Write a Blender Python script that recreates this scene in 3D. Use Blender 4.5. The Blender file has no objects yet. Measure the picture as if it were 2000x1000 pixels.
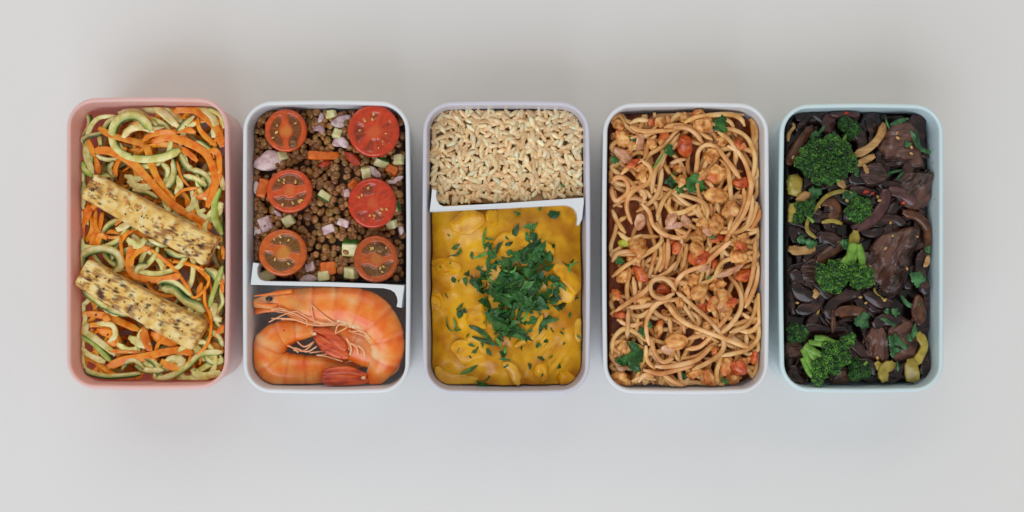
import bpy, bmesh, math, random
import numpy as np
from mathutils import Vector, Matrix

SC = bpy.context.scene
COL = SC.collection
R = math.radians
K = 0.0003          # metres per photo pixel on the plane of the box rims
H = 2400.0          # camera height above the rims, same unit
RZ = 0.0520         # rim height above the table, metres
FL = -173.3         # table level in that unit, rims = 0

# ------------------------------------------------------------------ camera, world, lights
cam_d = bpy.data.cameras.new('camera')
cam = bpy.data.objects.new('camera', cam_d); COL.objects.link(cam)
cam.location = (0, 0, RZ + H*K)
cam_d.sensor_width = 36; cam_d.lens = 36*H/2000
cam_d.clip_start = 0.01; cam_d.clip_end = 50
cam_d.dof.use_dof = True; cam_d.dof.focus_distance = H*K + 0.010; cam_d.dof.aperture_fstop = 4.5
SC.camera = cam

W = bpy.data.worlds.new('World'); SC.world = W; W.use_nodes = True
W.node_tree.nodes['Background'].inputs[0].default_value = (1.0, 0.955, 0.92, 1)
W.node_tree.nodes['Background'].inputs[1].default_value = 0.45

def area(name, loc, target, sx, sy, power, col):
    d = bpy.data.lights.new(name, 'AREA'); d.shape = 'RECTANGLE'; d.size = sx; d.size_y = sy
    d.energy = power; d.color = col
    o = bpy.data.objects.new(name, d); COL.objects.link(o)
    o.location = loc
    o.rotation_euler = (Vector(target)-Vector(loc)).to_track_quat('-Z', 'Y').to_euler()
    return o
area('window_light', (-0.95, -2.5, 2.5), (0, 0, 0.03), 3.6, 2.8, 84, (0.78, 0.87, 1.0))
area('far_fill_light', (-0.6, 2.7, 2.3), (0, 0, 0.03), 3.4, 2.4, 29, (1.0, 0.95, 0.88))  # added warm fill lamp, lightens the table beyond the boxes; no real window
SC.view_settings.view_transform = 'Standard'; SC.view_settings.look = 'None'
SC.view_settings.exposure = 0.03; SC.view_settings.gamma = 1
SC.cycles.max_bounces = 8; SC.cycles.diffuse_bounces = 4; SC.cycles.glossy_bounces = 3
SC.cycles.use_denoising = True
SC.cycles.sample_clamp_indirect = 4

rng = np.random.default_rng(7)
random.seed(7)

# ------------------------------------------------------------------ helpers
def lin(c):
    c = np.array(c, float)/255
    return tuple(np.where(c <= 0.04045, c/12.92, ((c+0.055)/1.055)**2.4))
GAIN = 1.12
def sc_(c, g=GAIN):
    return tuple(min(0.9, v*g) for v in lin(c)) + (1,)

def mat(name, stops, scale=400, detail=4, rough=.42, bump=0., bscale=900, bdist=.0004, sss=0., sssr=(.004, .002, .001),
        coat=0., rand=0., attrs=(), spec=.4, stretch=None, lo=.35, hi=.65, g=GAIN, hrand=0., world=False, rvar=0.):
    """stops: photo colours run through a noise ramp; attrs: (attribute, colour) laid over by a vertex mask."""
    m = bpy.data.materials.new(name); m.use_nodes = True
    nt = m.node_tree; N = nt.nodes; L = nt.links
    b = N['Principled BSDF']
    tc = N.new('ShaderNodeTexCoord'); co = tc.outputs['Object']
    if world:
        ge = N.new('ShaderNodeNewGeometry'); co = ge.outputs['Position']
    if rand or hrand:
        oi = N.new('ShaderNodeObjectInfo')
        ad = N.new('ShaderNodeVectorMath'); ad.operation = 'ADD'
        L.new(co, ad.inputs[0]); L.new(oi.outputs['Random'], ad.inputs[1]); co = ad.outputs[0]
    if stretch:
        mp = N.new('ShaderNodeMapping'); mp.inputs['Scale'].default_value = stretch
        L.new(co, mp.inputs[0]); co = mp.outputs[0]
    nz = N.new('ShaderNodeTexNoise'); nz.inputs['Scale'].default_value = scale; nz.inputs['Detail'].default_value = detail
    L.new(co, nz.inputs['Vector'])
    cr = N.new('ShaderNodeValToRGB'); L.new(nz.outputs['Fac'], cr.inputs[0])
    e = cr.color_ramp.elements
    n = len(stops)
    pos = [lo+(hi-lo)*i/max(1, n-1) for i in range(n)]
    while len(e) < n: e.new(.5)
    for i in range(n):
        e[i].position = pos[i]; e[i].color = sc_(stops[i], g)
    if n == 1: e[1].color = e[0].color
    out = cr.outputs[0]
    for an, colr in attrs:
        at = N.new('ShaderNodeAttribute'); at.attribute_name = an
        mx = N.new('ShaderNodeMix'); mx.data_type = 'RGBA'
        L.new(at.outputs['Fac'], mx.inputs[0]); L.new(out, mx.inputs[6]); mx.inputs[7].default_value = sc_(colr, g)
        out = mx.outputs[2]
    if rand or hrand:
        hs = N.new('ShaderNodeHueSaturation')
        mr = N.new('ShaderNodeMapRange'); L.new(oi.outputs['Random'], mr.inputs[0])
        mr.inputs[3].default_value = 1-rand; mr.inputs[4].default_value = 1+rand
        L.new(mr.outputs[0], hs.inputs['Value']); L.new(out, hs.inputs['Color'])
        if hrand:
            w2 = N.new('ShaderNodeMath'); w2.operation = 'MULTIPLY'; w2.inputs[1].default_value = 7.31
            L.new(oi.outputs['Random'], w2.inputs[0])
            w3 = N.new('ShaderNodeMath'); w3.operation = 'FRACT'; L.new(w2.outputs[0], w3.inputs[0])
            mh = N.new('ShaderNodeMapRange'); L.new(w3.outputs[0], mh.inputs[0])
            mh.inputs[3].default_value = .5-hrand; mh.inputs[4].default_value = .5+hrand
            L.new(mh.outputs[0], hs.inputs['Hue'])
        out = hs.outputs[0]
    L.new(out, b.inputs['Base Color'])
    b.inputs['Roughness'].default_value = rough
    b.inputs['Specular IOR Level'].default_value = spec
    if rvar:
        n3 = N.new('ShaderNodeTexNoise'); n3.inputs['Scale'].default_value = scale*1.7; L.new(co, n3.inputs['Vector'])
        m3 = N.new('ShaderNodeMapRange'); L.new(n3.outputs['Fac'], m3.inputs[0])
        m3.inputs[1].default_value = .3; m3.inputs[2].default_value = .7
        m3.inputs[3].default_value = max(.05, rough-rvar); m3.inputs[4].default_value = min(1, rough+rvar)
        L.new(m3.outputs[0], b.inputs['Roughness'])
    if coat:
        b.inputs['Coat Weight'].default_value = coat*.6; b.inputs['Coat Roughness'].default_value = .12
    if sss:
        b.inputs['Subsurface Weight'].default_value = sss*.5
        b.inputs['Subsurface Radius'].default_value = (1, .5, .3)
        b.inputs['Subsurface Scale'].default_value = .0025
    if bump:
        n2 = N.new('ShaderNodeTexNoise'); n2.inputs['Scale'].default_value = bscale; n2.inputs['Detail'].default_value = 3
        L.new(co, n2.inputs['Vector'])
        bp = N.new('ShaderNodeBump'); bp.inputs['Strength'].default_value = bump; bp.inputs['Distance'].default_value = bdist
        L.new(n2.outputs['Fac'], bp.inputs['Height']); L.new(bp.outputs[0], b.inputs['Normal'])
        if coat: L.new(bp.outputs[0], b.inputs['Coat Normal'])
    return m

def P(px, py, h):
    """the place at height h that stands at photo position px, py (units of K; x right, y up the picture, z above the rims)"""
    s = (H-np.asarray(h, float))/H
    return np.stack([(np.asarray(px, float)-1000)*s, -(np.asarray(py, float)-500)*s, np.asarray(h, float)+0*s], -1)

def mesh_data(name, V, F, m=None, smooth=True, attrs=None):
    me = bpy.data.meshes.new(name)
    me.from_pydata(np.asarray(V).tolist(), [], F if isinstance(F, list) else F.tolist())
    if smooth: me.polygons.foreach_set('use_smooth', [True]*len(me.polygons))
    for k, v in (attrs or {}).items():
        a = me.attributes.new(k, 'FLOAT', 'POINT'); a.data.foreach_set('value', np.asarray(v, np.float32))
    if m: me.materials.append(m)
    return me

def link(name, me, loc=(0, 0, 0), parent=None):
    o = bpy.data.objects.new(name, me); COL.objects.link(o); o.location = loc
    if parent: o.parent = parent
    return o

def wloc(c):
    return Vector((c[0]*K, c[1]*K, RZ+c[2]*K))

def mk(name, V, F, m, parent=None, attrs=None, smooth=True):
    """V in K units; origin goes to the middle of the bottom"""
    V = np.asarray(V, float)
    c = V.mean(0); c[2] = V[:, 2].min()
    me = mesh_data(name, (V-c)*K, F, m, smooth, attrs)
    loc = wloc(c)
    if parent: loc = loc-parent.location
    return link(name, me, loc, parent)

def tag(o, label=None, cat=None, group=None, kind=None):
    if label: o['label'] = label
    if cat: o['category'] = cat
    if group: o['group'] = group
    if kind: o['kind'] = kind
    return o

def empty(name, c):
    o = bpy.data.objects.new(name, None); COL.objects.link(o); o.location = wloc(c); o.empty_display_size = .01
    return o

def ico(sub):
    bm = bmesh.new(); bmesh.ops.create_icosphere(bm, subdivisions=sub, radius=1)
    V = np.array([v.co[:] for v in bm.verts]); F = np.array([[v.index for v in f.verts] for f in bm.faces]); bm.free()
    return V, F
ICO = {k: ico(k) for k in (1, 2, 3, 4)}

def lump(p, freq, seed, octv=3, gain=.5):
    r = np.random.default_rng(seed); out = np.zeros(p.shape[:-1]); a = 1.; f = freq
    for _ in range(octv):
        d = r.normal(size=(7, 3)); d /= np.linalg.norm(d, axis=1)[:, None]; ph = r.uniform(0, 6.28, 7)
        out += a*np.sin(p@d.T*f*r.uniform(.6, 1.4, 7)+ph).sum(-1)/3.2
        a *= gain; f *= 2.1
    return out

def rotz(V, a):
    c, s = math.cos(a), math.sin(a)
    return np.stack([V[:, 0]*c-V[:, 1]*s, V[:, 0]*s+V[:, 1]*c, V[:, 2]], -1)

def rotm(V, e):
    M = np.array(Matrix.Rotation(e[2], 3, 'Z') @ Matrix.Rotation(e[1], 3, 'Y') @ Matrix.Rotation(e[0], 3, 'X'))
    return V@M.T

def spline(pts, step=5.):
    pts = np.asarray(pts, float)
    if len(pts) == 2: pts = np.array([pts[0], (pts[0]+pts[1])/2, pts[1]])
    q = np.vstack([2*pts[0]-pts[1], pts, 2*pts[-1]-pts[-2]])
    out = []
    for i in range(1, len(q)-2):
        p0, p1, p2, p3 = q[i-1], q[i], q[i+1], q[i+2]
        n = max(2, int(np.linalg.norm(p2-p1)/step*1.5))
        t = np.linspace(0, 1, n, endpoint=False)[:, None]
        out.append(.5*(2*p1+(p2-p0)*t+(2*p0-5*p1+4*p2-p3)*t**2+(3*p1-p0-3*p2+p3)*t**3))
    out = np.vstack(out+[pts[-1:]])
    d = np.r_[0, np.cumsum(np.linalg.norm(np.diff(out[:, :2], axis=0), axis=1))]
    n = max(4, int(d[-1]/step)+1)
    s = np.linspace(0, d[-1], n)
    return np.stack([np.interp(s, d, out[:, k]) for k in range(out.shape[1])], -1)

def gsm(a, sig):
    k = int(sig*3)+1; x = np.arange(-k, k+1); w = np.exp(-.5*(x/sig)**2); w /= w.sum()
    return np.convolve(np.pad(a, k, mode='edge'), w, 'valid')

PROF = {}
def prof(kind):
    if kind not in PROF:
        if kind == 'round':
            a = np.linspace(0, 2*np.pi, 8, endpoint=False); PROF[kind] = np.stack([np.cos(a), np.sin(a)], -1)
        elif kind == 'ribbon':
            a = np.linspace(0, 2*np.pi, 12, endpoint=False)
            c, s = np.cos(a), np.sin(a)
            PROF[kind] = np.stack([np.sign(c)*abs(c)**.55, np.sign(s)*abs(s)**.55], -1)
        elif kind == 'arc':      # a curved sheet, like an onion layer
            t = np.linspace(-1, 1, 7)
            dn = np.stack([t*.93, 1.3*(1-t**2)-.95], -1); up = np.stack([t[::-1], 1.3*(1-t[::-1]**2)-.2], -1)
            PROF[kind] = np.vstack([dn, up])
    return PROF[kind]

def sweep(pts, w, t, kind='round', twist=None, close=True):
    """pts N x 3; w, t full width / thickness (scalar or N). Returns V, F, u (across), s (along)"""
    pts = np.asarray(pts, float); n = len(pts)
    T = np.gradient(pts, axis=0); T /= np.linalg.norm(T, axis=1)[:, None]+1e-9
    Z = np.array([0, 0, 1.]); S = np.cross(T, Z); S /= np.linalg.norm(S, axis=1)[:, None]+1e-9
    Nn = np.cross(S, T)
    if twist is not None:
        tw = np.broadcast_to(np.asarray(twist, float), (n,))[:, None]
        S, Nn = S*np.cos(tw)+Nn*np.sin(tw), Nn*np.cos(tw)-S*np.sin(tw)
    pr = prof(kind); m = len(pr)
    w = np.broadcast_to(np.asarray(w, float), (n,)); t = np.broadcast_to(np.asarray(t, float), (n,))
    V = pts[:, None]+S[:, None]*(pr[None, :, 0:1]*w[:, None, None]/2)+Nn[:, None]*(pr[None, :, 1:2]*t[:, None, None]/2)
    V = V.reshape(-1, 3)
    i = np.arange(n-1)[:, None]*m; j = np.arange(m)[None]; j2 = (j+1) % m
    F = np.stack([i+j, i+m+j, i+m+j2, i+j2], -1).reshape(-1, 4).tolist()
    u = np.tile(pr[:, 0], n); v = np.tile(pr[:, 1], n); s = np.repeat(np.linspace(0, 1, n), m)
    if close:
        b = len(V); V = np.vstack([V, pts[:1], pts[-1:]])
        F += [[b, int(k), int((k+1) % m)] for k in range(m)]
        e = (n-1)*m
        F += [[b+1, int(e+(k+1) % m), int(e+k)] for k in range(m)]
        u = np.r_[u, 0, 0]; v = np.r_[v, 0, 0]; s = np.r_[s, 0, 1]
    return V, F, u, v, s

def tr(o, s):
    """reads a traced line given in the coordinates of an enlarged view: o = its corner in the photo, s = its enlargement"""
    def f(txt):
        a = np.array([[float(q) for q in p.split(',')] for p in txt.split()])
        b = a.copy(); b[:, 0] = o[0]+a[:, 0]/s; b[:, 1] = o[1]+a[:, 1]/s
        if a.shape[1] > 2: b[:, 2] = a[:, 2]/s
        return b
    return f
TA = tr((110, 170), 3.226); TB = tr((110, 460), 3.0316)
TH = tr((460, 180), 3.225); TI = tr((460, 470), 3.125); TP = tr((470, 540), 4.168)
TK = tr((810, 180), 3.225); TJ = tr((810, 470), 3.125)
TD = tr((1160, 180), 3.225); TE = tr((1160, 470), 3.125)
TF = tr((1490, 180), 3.226); TG = tr((1490, 470), 3.126)

class Pile:
    """height of what already lies in a box, so that the next piece comes to rest on it"""
    def __init__(s, box, init):
        s.box = box; s.x0 = int(box[0])-6; s.y0 = int(box[1])-6
        w = int(box[2])-s.x0+8; h = int(box[3])-s.y0+8
        yy, xx = np.mgrid[0:h, 0:w]; s.xx = xx+s.x0; s.yy = yy+s.y0
        s.a = np.full((h, w), 0.)+(init(s.xx, s.yy) if callable(init) else init)
    def get(s, x, y):
        i = np.clip(np.round(np.asarray(y)-s.y0).astype(int), 0, s.a.shape[0]-1)
        j = np.clip(np.round(np.asarray(x)-s.x0).astype(int), 0, s.a.shape[1]-1)
        return s.a[i, j]
    def disc(s, x, y, r):
        j0, j1 = max(0, int(x-s.x0-r)), min(s.a.shape[1], int(x-s.x0+r)+2)
        i0, i1 = max(0, int(y-s.y0-r)), min(s.a.shape[0], int(y-s.y0+r)+2)
        d2 = ((s.xx[i0:i1, j0:j1]-x)**2+(s.yy[i0:i1, j0:j1]-y)**2)/max(r, .5)**2
        return (slice(i0, i1), slice(j0, j1)), d2
    def stamp(s, x, y, r, h, dome=0.):
        sl, d2 = s.disc(x, y, r)
        if d2.size: s.a[sl] = np.where(d2 <= 1, np.maximum(s.a[sl], h-dome*d2), s.a[sl])
    def top(s, x, y, r, q=80):
        sl, d2 = s.disc(x, y, r); v = s.a[sl][d2 <= 1]
        return float(np.percentile(v, q)) if v.size else float(s.get(x, y))
    def slope(s, x, y, d=7):
        return (float(s.get(x+d, y)-s.get(x-d, y))/(2*d), float(s.get(x, y-d)-s.get(x, y+d))/(2*d))

# the five boxes: outer rim x0, y0, x1, y1 (photo pixels), corner radius
BOX = {'pink': (129, 191, 446, 760), 'white': (474, 197, 800, 768), 'grey': (826, 198, 1152, 770),
       'lilac': (1178, 201, 1502, 769), 'blue': (1524, 203, 1844, 766)}
def inset_at(h):
    return 9.2+np.clip(-np.asarray(h, float), 0, 150)/150*9
def keep_in(box, V, margin=0.):
    """push points of V (K units) inside the inner wall of the box"""
    cx, cy = (box[0]+box[2])/2-1000, -((box[1]+box[3])/2-500)
    ins = inset_at(V[:, 2])+margin
    hw, hh = (box[2]-box[0])/2-ins, (box[3]-box[1])/2-ins
    r = np.minimum(np.full(len(V), 40.), np.minimum(hw, hh))
    x, y = V[:, 0]-cx, V[:, 1]-cy
    qx, qy = np.abs(x)-(hw-r), np.abs(y)-(hh-r)
    L = np.hypot(np.maximum(qx, 0), np.maximum(qy, 0))
    f = np.where(L > r, r/np.maximum(L, 1e-6), 1.)
    nx = np.where(qx > 0, (hw-r)+qx*f, np.abs(x)); ny = np.where(qy > 0, (hh-r)+qy*f, np.abs(y))
    V = V.copy(); V[:, 0] = cx+np.sign(x)*nx; V[:, 1] = cy+np.sign(y)*ny
    V[:, 2] = np.maximum(V[:, 2], -166)
    return V

def drape(pile, p2, w, t, press=.7, lift=0.):
    """heights for a line p2 that sags onto the pile; the pile is raised under it"""
    d = np.gradient(p2[:, :2], axis=0); d /= np.linalg.norm(d, axis=1)[:, None]+1e-9
    nx, ny = -d[:, 1], d[:, 0]
    base = np.max([pile.get(p2[:, 0]+nx*w*k, p2[:, 1]+ny*w*k) for k in (-.35, 0, .35)], 0)
    k = max(1, int(w*.4/5)); n = len(base)
    env = np.array([base[max(0, i-k):i+k+1].max() for i in range(n)])
    e2 = gsm(env, 6.); env = gsm(np.maximum(e2, env*.4+e2*.6), 3.5)
    h = env+t*.5+lift
    for (x, y), z in zip(p2[:, :2], h): pile.stamp(x, y, w*.5, z+t*.5*press, t*.3)
    return h

def strand(name, box, pile, p2, w, t, kind, m, taper=None, twist=0., tw_amp=.0, press=.7, lift=0., skin=None, build=True, margin=0):
    p2 = spline(p2[:, :2], 5.)
    h = drape(pile, p2, w, t, press, lift)
    pts = P(p2[:, 0], p2[:, 1], h); pts = keep_in(box, pts, w*.3+margin)
    n = len(pts); s = np.linspace(0, 1, n)
    ww = np.full(n, float(w)); tt = np.full(n, float(t))
    ph = rng.uniform(0, 6.28, 4)
    ww *= 1+.07*np.sin(s*7+ph[0])+.02*np.sin(s*19+ph[1])
    if taper == 'leaf': ww *= np.clip(np.sin(np.pi*np.clip(s*.94+.03, 0, 1))**.6, .12, 1); tt *= np.clip(np.sin(np.pi*np.clip(s*.94+.03, 0, 1))**.4, .3, 1)
    elif taper == 'tip': ww *= np.clip((1-s)*4, .15, 1)**.7; tt *= np.clip((1-s)*5, .3, 1)
    else:
        e = np.clip(np.minimum(s, 1-s)*n/1.6, .6, 1); ww *= e; tt *= e
    tw = twist+tw_amp*np.sin(s*5+ph[2])
    V, F, u, v, ss = sweep(pts, ww, tt, kind, tw)
    V = keep_in(box, V, 1)
    at = {}
    if skin is not None: at['skin'] = np.clip((u*skin-.5)*3, 0, .95); at['rind'] = np.clip((u*skin-.1)*1.4, 0, .85)
    return V, F, at

class Join:
    def __init__(s): s.V = []; s.F = []; s.n = 0; s.at = {}
    def add(s, V, F, at=None):
        s.V.append(np.asarray(V)); F = F if isinstance(F, list) else F.tolist()
        s.F += [[i+s.n for i in f] for f in F]
        for k in (at or {}): s.at.setdefault(k, []).append((s.n, at[k]))
        s.n += len(V)
    def build(s, name, m, parent=None):
        A = {}
        for k, l in s.at.items():
            a = np.zeros(s.n)
            for o, v in l: a[o:o+len(v)] = v
            A[k] = a
        return mk(name, np.vstack(s.V), s.F, m, parent, A)

def blob(rx, ry, rz, seed, amp=.15, freq=2.2, sub=3, cuts=0, octv=3, cmin=.55, cmax=.85):
    V, F = ICO[sub]; r = np.random.default_rng(seed)
    V = V.copy()
    for _ in range(cuts):
        d = r.normal(size=3); d /= np.linalg.norm(d); k = r.uniform(cmin, cmax)
        ov = V@d-k; V = V-np.where(ov > 0, ov, 0)[:, None]*d
    V = V*(1+amp*lump(V, freq, seed, octv))[:, None]
    return V*np.array([rx, ry, rz]), F

def rbox(lx, ly, lz, r, seed, amp=0., n=9):
    """block with soft uneven edges"""
    bm = bmesh.new(); bmesh.ops.create_cube(bm, size=2)
    bmesh.ops.subdivide_edges(bm, edges=bm.edges[:], cuts=n, use_grid_fill=True)
    V = np.array([v.co[:] for v in bm.verts]); F = [[v.index for v in f.verts] for f in bm.faces]; bm.free()
    hl = np.array([lx, ly, lz])/2
    V = V*hl; I = np.clip(V, -(hl-r), hl-r); d = V-I; L = np.linalg.norm(d, axis=1)[:, None]
    V = I+d/np.maximum(L, 1e-6)*np.minimum(L, r)
    V = V+amp*np.stack([lump(V/max(hl), 3.5, seed+k, 3) for k in range(3)], -1)
    return V, F

def leaf_mesh(r, lobes=3, depth=.35, seed=0, curl=.2, thick=1.0, n=22, stretch=1.0, ragged=False):
    g = np.random.default_rng(seed); a = np.linspace(0, 2*np.pi, n, endpoint=False)
    if ragged:
        k = g.integers(4, 7); ca = np.sort(g.uniform(0, 2*np.pi, k)+0); cr = g.uniform(.55, 1.1, k)
        q = np.stack([np.cos(ca)*cr, np.sin(ca)*cr], -1); q = np.vstack([q, q[:1]])
        t = np.linspace(0, k, n, endpoint=False); i = t.astype(int); f = (t-i)[:, None]
        o = q[i]*(1-f)+q[i+1]*f; o = o+g.normal(size=o.shape)*.05
    else:
        rad = 1-depth*(.5+.5*np.cos(a*lobes))+.10*np.cos(a*lobes*3+1)+g.normal(size=n)*.04
        rad *= np.where(np.cos(a-np.pi) > .9, .7, 1)
        o = np.stack([np.cos(a)*rad, np.sin(a)*rad], -1)
    o[:, 0] *= stretch
    rings = [np.zeros((1, 2)), o*.5, o]
    V = np.vstack(rings); ph = g.uniform(0, 6.28, 3)
    d = g.uniform(0, np.pi); ax = V[:, 0]*np.cos(d)+V[:, 1]*np.sin(d)
    z = curl*(ax**2)*2.-curl*.6*(V[:, 0]**2+V[:, 1]**2)+.09*np.sin(V[:, 0]*5+ph[0])*np.cos(V[:, 1]*5+ph[1])
    T = np.c_[V, z]*r; B = T.copy(); B[:, 2] -= thick; m = len(T)
    F = [[0, 1+i, 1+(i+1) % n] for i in range(n)]+[[1+i, 1+n+i, 1+n+(i+1) % n, 1+(i+1) % n] for i in range(n)]
    F += [[m+j for j in f[::-1]] for f in F]
    F += [[1+n+i, m+1+n+i, m+1+n+(i+1) % n, 1+n+(i+1) % n] for i in range(n)]
    return np.vstack([T, B]), F

def place(V, c): return V+np.asarray(c)

def put(pile, name, V, px, py, m, sink=.35, F=None, rad=None, tilt=True, parent=None, attrs=None, box=None, q=75):
    """rests piece V (centred on 0) on the pile at px, py"""
    r = rad or max(2, .75*min(np.ptp(V[:, 0]), np.ptp(V[:, 1]))/2)
    base = pile.top(px, py, r, q)
    zmin, zmax = V[:, 2].min(), V[:, 2].max()
    c = base-zmin-(zmax-zmin)*sink
    A = V
    if tilt:
        gx, gy = pile.slope(px, py, max(5, r*.7)); A = rotm(V, (np.clip(math.atan(gy), -.5, .5), -np.clip(math.atan(gx), -.5, .5), 0))
    W_ = A+P(px, py, c)
    if box: W_ = keep_in(box, W_, 1)
    pile.stamp(px, py, r*1.1, c+zmax*.9, zmax*.6)
    return mk(name, W_, F, m, parent, attrs)

# auto wording: says between which landmarks a small piece lies
AUTO = []
def later(o, what, px, py, cat, group): AUTO.append([o, what, px, py, cat, group])
def settle(landmarks, where):
    """labels for the pieces gathered so far: the shape plus the two landmarks nearest to it"""
    seen = {}
    L = list(landmarks.items()); P2 = np.array([v for _, v in L], float)
    rows = []
    for o, what, px, py, cat, group in AUTO:
        d = np.hypot(P2[:, 0]-px, P2[:, 1]-py); k = np.argsort(d)
        names = [L[i][0] for i in k]
        c = []
        if d[k[0]] < 16: c.append(f"{what} touching {names[0]}")
        c += [f"{what} between {names[0]} and {names[1]}", f"{what} between {names[0]} and {names[2]}",
              f"{what} beside {names[0]}", f"{what} between {names[1]} and {names[2]}", f"{what} between {names[0]} and {names[3]}"]
        c += [f"{what} between {names[i]} and {names[j]}" for i, j in ((1, 3), (2, 3), (0, 4), (1, 4))]
        rows.append((float(d[k[0]]), o, c, cat, group, what))
    rows.sort(key=lambda r: r[0])
    for _, o, c, cat, group, what in rows:
        lab = next((x for x in c if x not in seen and len(x.split()) <= 16), None)
        if lab is None:
            lab = f"{what} lying among others in {where}"
        seen[lab] = 1
        tag(o, lab, cat, group)
    AUTO.clear()

def shape_word(p2, thin=False):
    L = np.linalg.norm(np.diff(p2[:, :2], axis=0), axis=1).sum(); e = np.linalg.norm(p2[-1, :2]-p2[0, :2])
    if L < 50: return 'short'
    if e < .35*L: return 'looped'
    if e < .8*L: return 'curved'
    return 'long straight' if L > 110 else 'straight'

# ------------------------------------------------------------------ the table
m_table = mat('white_table', [(212, 211, 208), (216, 215, 212)], 3, 3, rough=.38, bump=.02, bscale=250, spec=.35, g=1.15)
V = [(-3, -2.2, 0), (3, -2.2, 0), (3, 2.2, 0), (-3, 2.2, 0), (-3, -2.2, -.03), (3, -2.2, -.03), (3, 2.2, -.03), (-3, 2.2, -.03)]
F = [[0, 1, 2, 3], [7, 6, 5, 4], [0, 4, 5, 1], [1, 5, 6, 2], [2, 6, 7, 3], [3, 7, 4, 0]]
tb = link('table_top', mesh_data('table_top', V, F, m_table, False)); tag(tb, 'smooth white table top under the five lunch boxes', kind='structure')

# ------------------------------------------------------------------ the boxes
def ring(cx, cy, hw, hh, r, bow=0., n=10, ns=9):
    r = min(r, hw-1, hh-1); out = []
    cs = [(hw-r, hh-r, 0), (-(hw-r), hh-r, 90), (-(hw-r), -(hh-r), 180), (hw-r, -(hh-r), 270)]
    for k in range(4):
        x, y, a0 = cs[k]
        arc = [(x+r*math.cos(R(a0+90*i/n)), y+r*math.sin(R(a0+90*i/n))) for i in range(n+1)]
        out += arc
        x2, y2, a2 = cs[(k+1) % 4]
        p, q = arc[-1], (x2+r*math.cos(R(a2)), y2+r*math.sin(R(a2)))
        nx, ny = math.cos(R(a0+90)), math.sin(R(a0+90))
        for i in range(1, ns):
            t = i/ns; b = bow*4*t*(1-t)
            out.append((p[0]+(q[0]-p[0])*t+nx*b, p[1]+(q[1]-p[1])*t+ny*b))
    return np.array([(cx+x, cy+y) for x, y in out])

def make_box(key, m, label):
    x0, y0, x1, y1 = BOX[key]
    cx, cy = (x0+x1)/2-1000, -((y0+y1)/2-500); hw, hh = (x1-x0)/2, (y1-y0)/2
    #      inset, height, corner, bow
    prof_ = [(34, FL+.3, 44), (18, FL+.8, 46), (10, FL+4, 49), (7.5, FL+12, 51), (6, -110, 54), (4.6, -60, 55), (3.6, -24, 56), (2.4, -22, 57), (.5, -17, 58), (0, -10, 58), (0, -4, 58),
             (.8, -1.6, 57.5), (2.2, -.4, 56), (4, 0, 54), (5.4, 0, 52), (7, -.5, 50), (8.2, -2, 48.5), (8.8, -5, 48), (9.2, -14, 47), (11, -60, 45), (15.5, -120, 41),
             (20, -148, 38), (26, -159, 34), (36, -165, 28), (52, -167, 20)]
    V = []; N_ = 0
    for ins, h, r in prof_:
        rg = ring(cx, cy, hw-ins, hh-ins, r, 1.6); N_ = len(rg)
        d = np.clip((np.maximum(np.abs(rg[:, 0]-cx)/hw, np.abs(rg[:, 1]-cy)/hh*0)), 0, 1)
        wave = 0
        if h > -20:                      # the rim dips gently along the long sides
            wave = -5.*(h+20)/20*np.cos(np.pi/2*np.clip(np.abs(rg[:, 1]-cy)/hh, 0, 1))**1.2*np.clip(np.abs(rg[:, 0]-cx)/hw*4-2.6, 0, 1)
        V.append(np.c_[rg, np.full(N_, h)+wave])
    F = []
    for i in range(len(prof_)-1):
        for j in range(N_):
            k = (j+1) % N_
            F.append([i*N_+j, i*N_+k, (i+1)*N_+k, (i+1)*N_+j])
    V = np.vstack(V); b = len(V)
    V = np.vstack([V, [[cx, cy, FL+.3], [cx, cy, -167]]])
    F += [[b, (j+1) % N_, j] for j in range(N_)]
    e = (len(prof_)-1)*N_
    F += [[b+1, e+j, e+(j+1) % N_] for j in range(N_)]
    o = mk('lunch_box', V, F, m)
    tag(o, label, 'lunch box', 'open lunch boxes in a row on the table')
    return o

def plastic(name, c, rough=.3, sss=.13, glow=0.):
    m = mat(name, [c, tuple(min(255, v+3) for v in c)], 60, 2, rough=rough, bump=.03, bscale=500, spec=.45, g=1.32)
    b = m.node_tree.nodes['Principled BSDF']
    N = m.node_tree.nodes; L = m.node_tree.links
    t = N.new('ShaderNodeBsdfTranslucent'); t.inputs[0].default_value = tuple(min(.96, v**.8) for v in lin(c))+(1,)
    if glow:
        b.inputs['Subsurface Weight'].default_value = glow; b.inputs['Subsurface Radius'].default_value = (1, .42, .36); b.inputs['Subsurface Scale'].default_value = .006
    mx = N.new('ShaderNodeMixShader'); mx.inputs[0].default_value = sss
    L.new(b.outputs[0], mx.inputs[1]); L.new(t.outputs[0], mx.inputs[2]); L.new(mx.outputs[0], N['Material Output'].inputs[0])
    return m
m_pink = plastic('pink_plastic', (250, 178, 172), sss=.2, glow=.6); m_white = plastic('white_plastic', (209, 213, 221)); m_grey = plastic('grey_plastic', (190, 189, 198), sss=.1)
m_lilac = plastic('lilac_plastic', (209, 212, 220)); m_blue = plastic('blue_plastic', (194, 212, 219))
make_box('pink', m_pink, 'pink lunch box holding two tofu slabs over carrot and zucchini ribbons')
make_box('white', m_white, 'white divided lunch box with tomato halves on lentils and two prawns')
make_box('grey', m_grey, 'pale grey divided lunch box with brown rice and yellow curry')
make_box('lilac', m_lilac, 'white lunch box filled with spaghetti and crumbled meat')
make_box('blue', m_blue, 'pale blue lunch box filled with dark beef and broccoli')

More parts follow.
